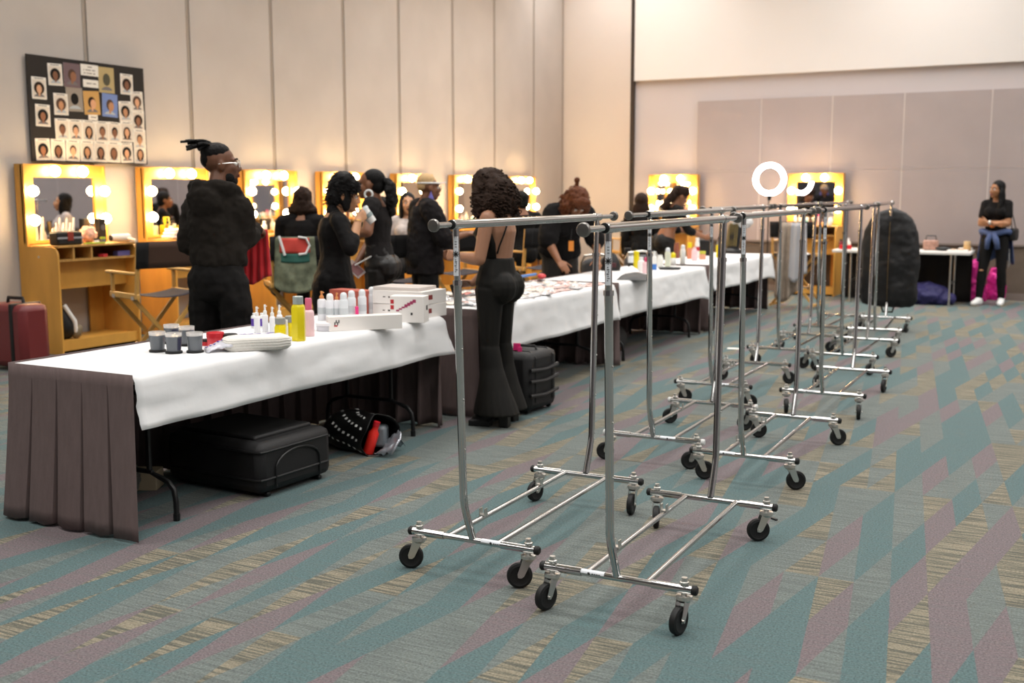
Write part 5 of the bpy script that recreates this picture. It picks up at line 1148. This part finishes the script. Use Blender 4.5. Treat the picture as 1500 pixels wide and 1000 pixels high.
t = T('backpack', 'black and white backpack slumped inside the leftmost station', 'backpack', (-8.98, 7.56, .12), 0); m = MB(); m.cap((0, -.02, .12), (-.06, -.08, .36), .13, .08, 14); m.build('body', nyl, t); m = MB(); m.tube([(.10, .05, .02), (.12, .02, .18), (.05, -.04, .34)], .022, 8); m.build('strap', whitepl, t); m = MB(); m.cap((.09, .06, .05), (.10, .08, .10), .05, .04); m.build('pocket', mat('khaki_pocket', '#7b6d55', .7), t)
# camouflage tote hung on the second chair
tc = PD(430, 9.92); t = T('tote_bag', 'camouflage tote with red and green panels and white handles on the chair back', 'tote bag', (tc.x, tc.y, .66), face(-.1, 1))
def tot(u, v, o=0): return V(((u-.5)*(.34+.05*v), -.02-.05*sin(pi*u)*(.4+v)-.02*noise.noise(V((u*4, v*4, 3)))-o, .50-.50*v*(1-.12*abs(2*u-1)**3)))
camo = mat('camouflage', '#6c725d', .85, var=.45, scale=14)
m = MB(); m.grid(lambda u, v: tot(u, v), 20, 20); m.grid(lambda u, v: tot(u, v)*1+V((0, .06, 0)), 20, 20, 0, True); m.build('body', camo, t, solid=.004, angle=180)
m = MB(); m.grid(lambda u, v: tot(.12+.76*u, .02+.27*v, .006), 14, 6); m.build('red_panel', mat('coral_panel', '#c9463c', .8), t, solid=.003, angle=180)
m = MB(); m.grid(lambda u, v: tot(.16+.70*u, .30+.16*v, .006), 14, 5); m.build('green_panel', mat('pine_panel', '#2f6257', .8), t, solid=.003, angle=180)
m = MB(); m.tube([tot(.10, -.02, .012), tot(.16, .10, .016), tot(.26, .33, .016)], .013, 6); m.tube([tot(.60, .0, .014), tot(.80, .02, .018), tot(.88, .16, .018), tot(.78, .30, .016), tot(.60, .31, .014)], .011, 6); m.build('handle', whitepl, t)
cloth_drop('patterned_scarf', 'dark patterned scarf trailing from the chair with the camouflage tote', 'scarf', PD(403, 10.15, .98), face(-.1, 1), .14, .34, mat('patterned_scarf', '#2b2622', .8, var=.6, scale=18), .02, 2)
# ------------------------------------------------------------------ clutter on the stations: (side offset, depth from the wall, radius, height, body, cap)
def on_station(i, u, d): # u along width, d from wall
    if i < 7: return V((WX+d, STY[i]+u, 1.0505))
    return V(((-6.50 if i == 7 else -4.22)+u, BY-.08-d, 1.0505))
SN = ['leftmost station', 'second station', 'third station', 'fourth station', 'fifth station', 'sixth station', 'last wall station', 'station behind the stooping woman', 'station by the ring light']
warmw = mat('warm_white_plastic', '#efe6d8', .4); limeg = mat('lime_plastic', '#9fc02c', .4); tissue = mat('tissue', '#f0ebe4', .9)
t = T('toiletry_case', 'black toiletry case with grey stripe and red tab on the leftmost station', 'case', on_station(0, .21, .44), pi/2); m = MB(); m.box((0, 0, .065), (.30, .13, .13)); m.build('body', nyl, t, bevel=.02); m = MB(); m.box((0, -.066, .07), (.302, .004, .018)); m.build('stripe', mat('grey_stripe', '#9a9a9e', .5), t); m = MB(); m.box((.0, -.068, .085), (.07, .006, .085)); m.build('tab', mat('rust_tab', '#8a2f22', .6), t, bevel=.002)
t = T('tissue_pile', 'pile of white tissues and cotton on the leftmost station', 'tissues', on_station(0, .30, .27), 0); m = MB()
for k in range(9): m.rod((.02*(k % 3), -.10+.024*k, 0), (.02*(k % 3)+.02, -.11+.028*k, .16+.05*(k % 3)), .022, .008, 7)
m.build('tissues', tissue, t)
t = T('curler_bag', 'clear bag of peach curlers on the leftmost station', 'bag', on_station(0, .60, .30), 0); m = MB(); m.ell((0, 0, .085), (.08, .10, .085)); later(m.build('bag', mat('peach_curlers', '#e3b29a', .4, var=.3, scale=30), t), .012, 1, [(.05, .04)])
t = T('comb', 'lime green comb at the front edge of the leftmost station', 'comb', on_station(0, .50, .50), pi/2-.2); m = MB(); m.box((0, 0, .008), (.22, .04, .014)); m.build('comb', limeg, t, bevel=.003)
t = T('hair_dryer', 'white hair dryer lying at the right of the leftmost station', 'hair dryer', on_station(0, .88, .46), pi/2-.4); m = MB(); m.lathe([(.03, -.10), (.036, -.09), (.042, .0), (.044, .08), (.03, .10)], (0, 0, .045), 14, 0, (1, .1, 0)); m.build('barrel', warmw, t); m = MB(); m.lathe([(.031, -.115), (.031, -.10)], (0, 0, .045), 12, 0, (1, .1, 0)); m.build('nozzle', blackpl, t); m = MB(); m.rod((.06, 0, .04), (.10, -.15, .02), .018, .015); m.build('handle', warmw, t)
t = T('speaker', 'small black upright speaker at the right of the leftmost mirror', 'speaker', on_station(0, .84, .22), pi/2); m = MB(); m.box((0, 0, .12), (.09, .07, .24)); m.build('cabinet', blackpl, t, bevel=.01); m = MB(); m.lathe([(.03, 0), (.03, .003)], (0, -.036, .15), 14, 0, (0, -1, 0)); m.build('cone', greypl, t)
t = T('towel_stack', 'stack of white towels on the second station', 'towels', on_station(1, .22, .36), pi/2)
for k in range(3): m = MB(); m.box((.01*k, 0, .025+.035*k), (.26-.03*k, .18, .033)); m.build('towel', tissue, t, bevel=.012)
def sbot(i, L, grp):
    for u, d, r, h, bm, cm, cp_, desc in L: bottle('product_bottle', desc+' on the '+SN[i], 'bottle', on_station(i, u, d), r, h, bm, cm, cp_, grp)
C1, C2, C3 = (.6, .22, 'cyl'), (.55, .3, 'pump'), (.8, .2, 'dome')
sbot(0, [(.45,.36,.022,.11,silv,whitepl,C1,'small silver bottle beside the tissues'), (.68,.42,.03,.06,gel,limeg,(.9,.3,'cyl'),'low grey pot with lime lid'), (.58,.44,.028,.05,frost,blackpl,(.9,.3,'cyl'),'low frosted pot with black lid')], 'products on the leftmost station')
sbot(1, [(.30,.22,.028,.20,mat('cream_bottle','#efe0b8',.4),blackpl,C2,'cream pump bottle'), (.42,.24,.03,.21,yellow,blackpl,C2,'yellow pump bottle with black head'), (.52,.26,.03,.22,mat('amber_bottle','#c9a23a',.35),blackpl,C2,'amber pump bottle with black head'), (.60,.36,.04,.23,yellow,yellow,(.9,.15,'cyl'),'tall bright yellow bottle'), (.70,.34,.035,.15,limeg,whitepl,C1,'lime green bottle with white cap'), (.78,.40,.035,.10,mat('leaf_green','#4f9a3f',.4),whitepl,C1,'short leaf green bottle'), (.86,.36,.03,.16,whitepl,mat('berry_cap','#c2405a',.4),C1,'white bottle with berry cap')], 'products on the second station')
for i, sd in ((2, 1), (3, 2), (4, 3), (5, 4), (6, 5), (7, 6), (8, 7)):
    rnd = random.Random(sd*13); Wd = 1.0 if i < 7 else .88; cs = [(whitepl, whitepl, 'white'), (warmw, blackpl, 'ivory black-capped'), (mat('teal_bottle', '#7fb5ab', .4), whitepl, 'teal'), (mat('brown_bottle', '#6a3f2a', .35), blackpl, 'brown'), (pinkb, hotpink, 'pink'), (silv, silv, 'silver'), (frost, whitepl, 'frosted')]
    for j, (bm, cm, nm) in enumerate(cs):
        u = Wd*(.17+.105*j); bottle('product_bottle', '%s bottle on the lit counter of the %s' % (nm, SN[i]), 'bottle', on_station(i, u, rnd.uniform(.22, .46)), rnd.uniform(.02, .036), rnd.uniform(.08, .19), bm, cm, rnd.choice([C1, C2, C3]), 'products on the '+SN[i])
    t = T('makeup_palette', 'open dark makeup palette on the '+SN[i], 'palette', on_station(i, Wd*.45, .48), pi/2 if i < 7 else 0); m = MB(); m.box((0, 0, .01), (.16, .09, .018)); m.build('tray', blackpl, t, bevel=.003); m = MB()
    for k in range(8): m.box((-.06+.04*(k % 4), -.02+.04*(k//4), .0195), (.03, .03, .002))
    m.build('pans', mat('peach_pans', '#c58a6a', .6), t)
t = T('picture_frame', 'small black frame with a white photo on the third station', 'picture frame', on_station(2, .58, .26), pi/2); m = MB(); m.box((0, 0, .09), (.20, .015, .17)); m.build('frame', blackpl, t, bevel=.003); m = MB(); m.lathe([(.03, 0), (.03, .002)], (.02, -.008, .09), 12, 0, (0, -1, 0)); m.build('photo', paper, t)
# objects tucked in the shelves of the first stations
box('pouch', 'violet pouch in the shelf of the leftmost station', 'pouch', V((WX+.48, STY[0]+.86, .9155)), (.07, .16, .05), mat('violet_pouch', '#5a5590', .7), 0)
box('red_compact', 'small red compact in the shelf of the leftmost station', 'compact', V((WX+.50, STY[0]+.60, .9155)), (.06, .08, .03), crimson, .3)
# ------------------------------------------------------------------ ring light, dressed chair, garment bag
rc = PD(1127, 16.35); t = T('ring_light', 'glowing ring light on a slim stand by the back wall', 'ring light', (rc.x, rc.y, 0), face(-.05, -1)+pi)
m = MB(); m.tube([(.205*cos(2*pi*i/40), 0, 1.735+.205*sin(2*pi*i/40)) for i in range(40)], .036, 10, closed=True); m.build('ring', ringm, t)
m = MB(); m.rod((0, .03, .2), (0, .03, 1.50), .012, .009); m.tube([(0, .03, 1.50), (0, .03, 1.53), (0, .0, 1.55)], .01, 8); m.build('pole', blackpl, t)
for k in range(3): m = MB(); a = k*2*pi/3+.4; m.tube([(0, .03, .45), (.30*cos(a), .03+.30*sin(a), .012)], .009, 6); m.build('leg', blackpl, t)
m = MB(); m.box((0, .0, 1.47), (.05, .04, .08)); m.build('bracket', blackpl, t)
dc = PD(1158, 14.62)
cloth_drop('beige_garment', 'long beige and grey garment thrown over the director chair', 'garment', (dc.x, dc.y, 1.155), face(.35, .94)+.1, .34, .98, mat('beige_fabric', '#a8998a', .85, var=.12, scale=12), .035, 3, gather=.75)
gc = PD(1172, 14.5); cloth_drop('grey_garment', 'pale grey garment hanging over the front of the beige one', 'garment', (gc.x, gc.y, 1.15), face(.35, .94), .24, .72, mat('pale_grey_fabric', '#b4b3b6', .85), .03, 2, gather=.8)
tag(MB().grid(lambda u, v: V(((u-.5)*.22, (v-.5)*.30, .012+.05*sin(pi*u)*sin(pi*v)+.02*noise.noise(V((u*5, v*5, 6))))), 10, 10).build('folded_cloth', tissue, loc=CH[-1].location+V((.02, .05, .705)), solid=.004, angle=180), 'white cloth lying on the seat of the draped director chair', 'cloth')
# garment bag on the farthest right rack
gx = RACKS[9].location; gb = T('garment_bag', 'long black garment bag with a zip hanging from the farthest rack', 'garment bag', (gx.x-.78*sin(.07), gx.y+.78*cos(.07), 0), .07)
gm = mat('black_garment_bag', '#0f0e0f', .6, bump=.6, bscale=7)
m = MB(); R = []
for z, w, d in ((1.372, .03, .03), (1.355, .08, .05), (1.32, .16, .08), (1.25, .235, .11), (1.12, .28, .13), (.95, .305, .14), (.75, .315, .15), (.45, .315, .14), (.33, .305, .13), (.28, .275, .10), (.265, .23, .07)):
    R.append([V((w*cos(a)*(1+.03*noise.noise(V((cos(a)*2, sin(a)*2, z*3)))), d*sin(a)*(1+.25*noise.noise(V((cos(a)*3, sin(a)*3, z*2.2)))), z)) for a in [2*pi*i/36 for i in range(36)]])
m.rings(R[::-1]); later(m.build('bag', gm, gb, angle=180), .016, 2, [(.05, .22), (.012, .06)])
m = MB(); m.tube([(.02*0, -.13*1, 1.22), (.0, -.168, 1.05), (0, -.18, .75), (0, -.172, .45), (0, -.12, .29)], .004, 6); m.build('zip', mat('brass_zip', '#6d5a3c', .4, .7), gb)
m = MB(); m.tube([(0, 0, 1.37), (0, 0, 1.405), (0, .006, 1.42), (0, .012, 1.437), (0, .0, 1.448), (0, -.012, 1.437)], .003, 6); m.build('hanger_hook', chrome2, gb)
m = MB(); m.tube([(-.07, 0, .27), (-.05, 0, .20), (.05, 0, .20), (.07, 0, .27)], .012, 6); m.build('handle', blackpl, gb)
# ------------------------------------------------------------------ far tables and what is on and under them
folding_table('white topped folding table by the back wall behind the racks', -3.30, -1.45, 16.02, 16.74, None, mat('white_laminate', '#dcdad6', .4))
def F(px, py): return P(px, py, .741)
m = MB(); m.grid(lambda u, v: V(((u-.5)*1.78, .0+.012*sin(u*40), .70-.69*v)), 80, 4); tag(m.build('under_table_sheet', mat('black_sheet', '#1b1614', .9), loc=(-2.375, 16.66, 0), solid=.006, angle=180), 'black drape hanging behind the legs of the far table', 'backsheet')  # plain dark sheet filling the back below the tabletop
bottle('product_bottle', 'small white spray bottle on the far table, left end', 'bottle', V((-3.14, 16.40, .741)), .04, .15, warmw, whitepl, C2)
box('red_case', 'red pouch on the far table beside the white spray bottle', 'pouch', V((-3.14, 16.22, .741)), (.16, .10, .06), red, .3)
bottle('product_bottle', 'dark red bottle on the far table, left end', 'bottle', V((-3.25, 16.45, .741)), .03, .13, mat('wine_bottle', '#6a2530', .4), blackpl, C1)
bottle('product_bottle', 'blue topped bottle on the far table left of the garment bag', 'bottle', V((-2.80, 16.40, .741)), .035, .20, blackpl, mat('blue_cap', '#5a7ac0', .4), (.9, .3, 'dome'))
bottle('product_bottle', 'brown jar on the far table left of the garment bag', 'bottle', V((-2.75, 16.22, .741)), .05, .10, mat('tan_jar', '#b08a6a', .5), blackpl, C3)
t = T('handbag', 'brown and pink handbag on the far table right of the garment bag', 'handbag', V((-2.02, 16.45, .741)), .1); m = MB(); m.box((0, 0, .07), (.20, .10, .14)); m.build('body', mat('tan_handbag', '#a98272', .6, var=.3, scale=20), t, bevel=.02); m = MB(); m.tube([(-.07, 0, .13), (-.06, 0, .20), (.06, 0, .20), (.07, 0, .13)], .008, 6); m.build('handle', blackpl, t)
t = T('sunglasses_case', 'flat black case on the far table right of the handbag', 'case', V((-1.84, 16.35, .741)), .1); m = MB(); m.ell((0, 0, .03), (.11, .06, .032)); m.build('shell', blackpl, t)
t = T('makeup_tray', 'white tray of makeup on the far table', 'tray', V((-1.64, 16.22, .741)), .0); m = MB(); m.box((0, 0, .012), (.26, .20, .02)); m.build('tray', whitepl, t, bevel=.004); m = MB(); m.box((.04, 0, .03), (.08, .06, .015)); m.box((-.06, .02, .028), (.06, .09, .012)); m.build('pans', mat('beige_pans', '#c8a88a', .5), t)
bottle('makeup_jar', 'golden beige jar near the right end of the far table', 'jar', V((-1.55, 16.50, .741)), .05, .13, mat('gold_beige', '#c9a06a', .4), mat('beige_lid', '#d9b98a', .4), (.9, .35, 'cyl'))
box('tissue_box', 'low white box at the right end of the far table', 'box', V((-1.58, 16.62, .741)), (.18, .08, .035), whitepl, 0)
t = T('blue_bag', 'dark blue cloth bag slumped under the far table', 'bag', (-2.05, 16.28, 0), .1); m = MB(); m.ell((0, 0, .13), (.34, .22, .17)); m.ell((.2, -.02, .08), (.22, .16, .11)); later(m.build('body', mat('navy_nylon', '#2f2c5e', .6), t), .015, 2, [(.07, .10)])
t = T('cream_sack', 'cream pillow peeking from behind the garment bag', 'pillow', (-2.50, 16.25, 0), 0); m = MB(); m.ell((0, 0, .24), (.12, .10, .12)); m.ell((0, 0, .12), (.14, .12, .12)); m.build('body', mat('cream_cloth', '#cdbf9f', .8), t)
t = T('pink_bag', 'shiny hot pink bag standing on the floor behind the woman at far right', 'bag', PD(1428, 15.75), face(0, 1)); m = MB(); m.rings([[V((w*cos(a), d*sin(a), z)) for a in [2*pi*i/18 for i in range(18)]] for z, w, d in ((0,.24,.12),(.06,.25,.13),(.3,.21,.11),(.52,.17,.07),(.60,.15,.03))]); later(m.build('body', mat('pink_foil', '#c2257f', .3, .3), t), .014, 1, [(.05, .07)]); m = MB(); m.tube([(-.1, 0, .58), (-.06, 0, .72), (.06, 0, .72), (.1, 0, .58)], .008, 6); m.build('handle', blackpl, t)
t = T('pink_bag', 'second shiny pink bag behind the legs of the woman at far right', 'bag', PD(1468, 15.95), face(0, 1)); m = MB(); m.rings([[V((w*cos(a), d*sin(a), z)) for a in [2*pi*i/18 for i in range(18)]] for z, w, d in ((0,.16,.11),(.06,.17,.12),(.3,.14,.10),(.46,.10,.05))]); later(m.build('body', mat('pink_foil', '#c2257f', .3, .3), t), .014, 1, [(.04, .07)]); m = MB(); m.tube([(-.05, 0, .44), (-.03, 0, .54), (.03, 0, .54), (.05, 0, .44)], .008, 6); m.build('handle', blackpl, t)
tag(MB().box((0, 0, .004), (.012, .035, .008)).build('carpet_scrap', blackpl, loc=P(1134, 761, 0), rz=1.0), 'tiny black scrap lying on the carpet right of the nearest racks', 'scrap')
tag(MB().box((0, 0, .003), (.14, .08, .006)).build('paper_slip', paper, loc=P(1076, 511, 0), rz=.1), 'slip of white paper on the carpet near the fourth rack', 'paper')
settle()
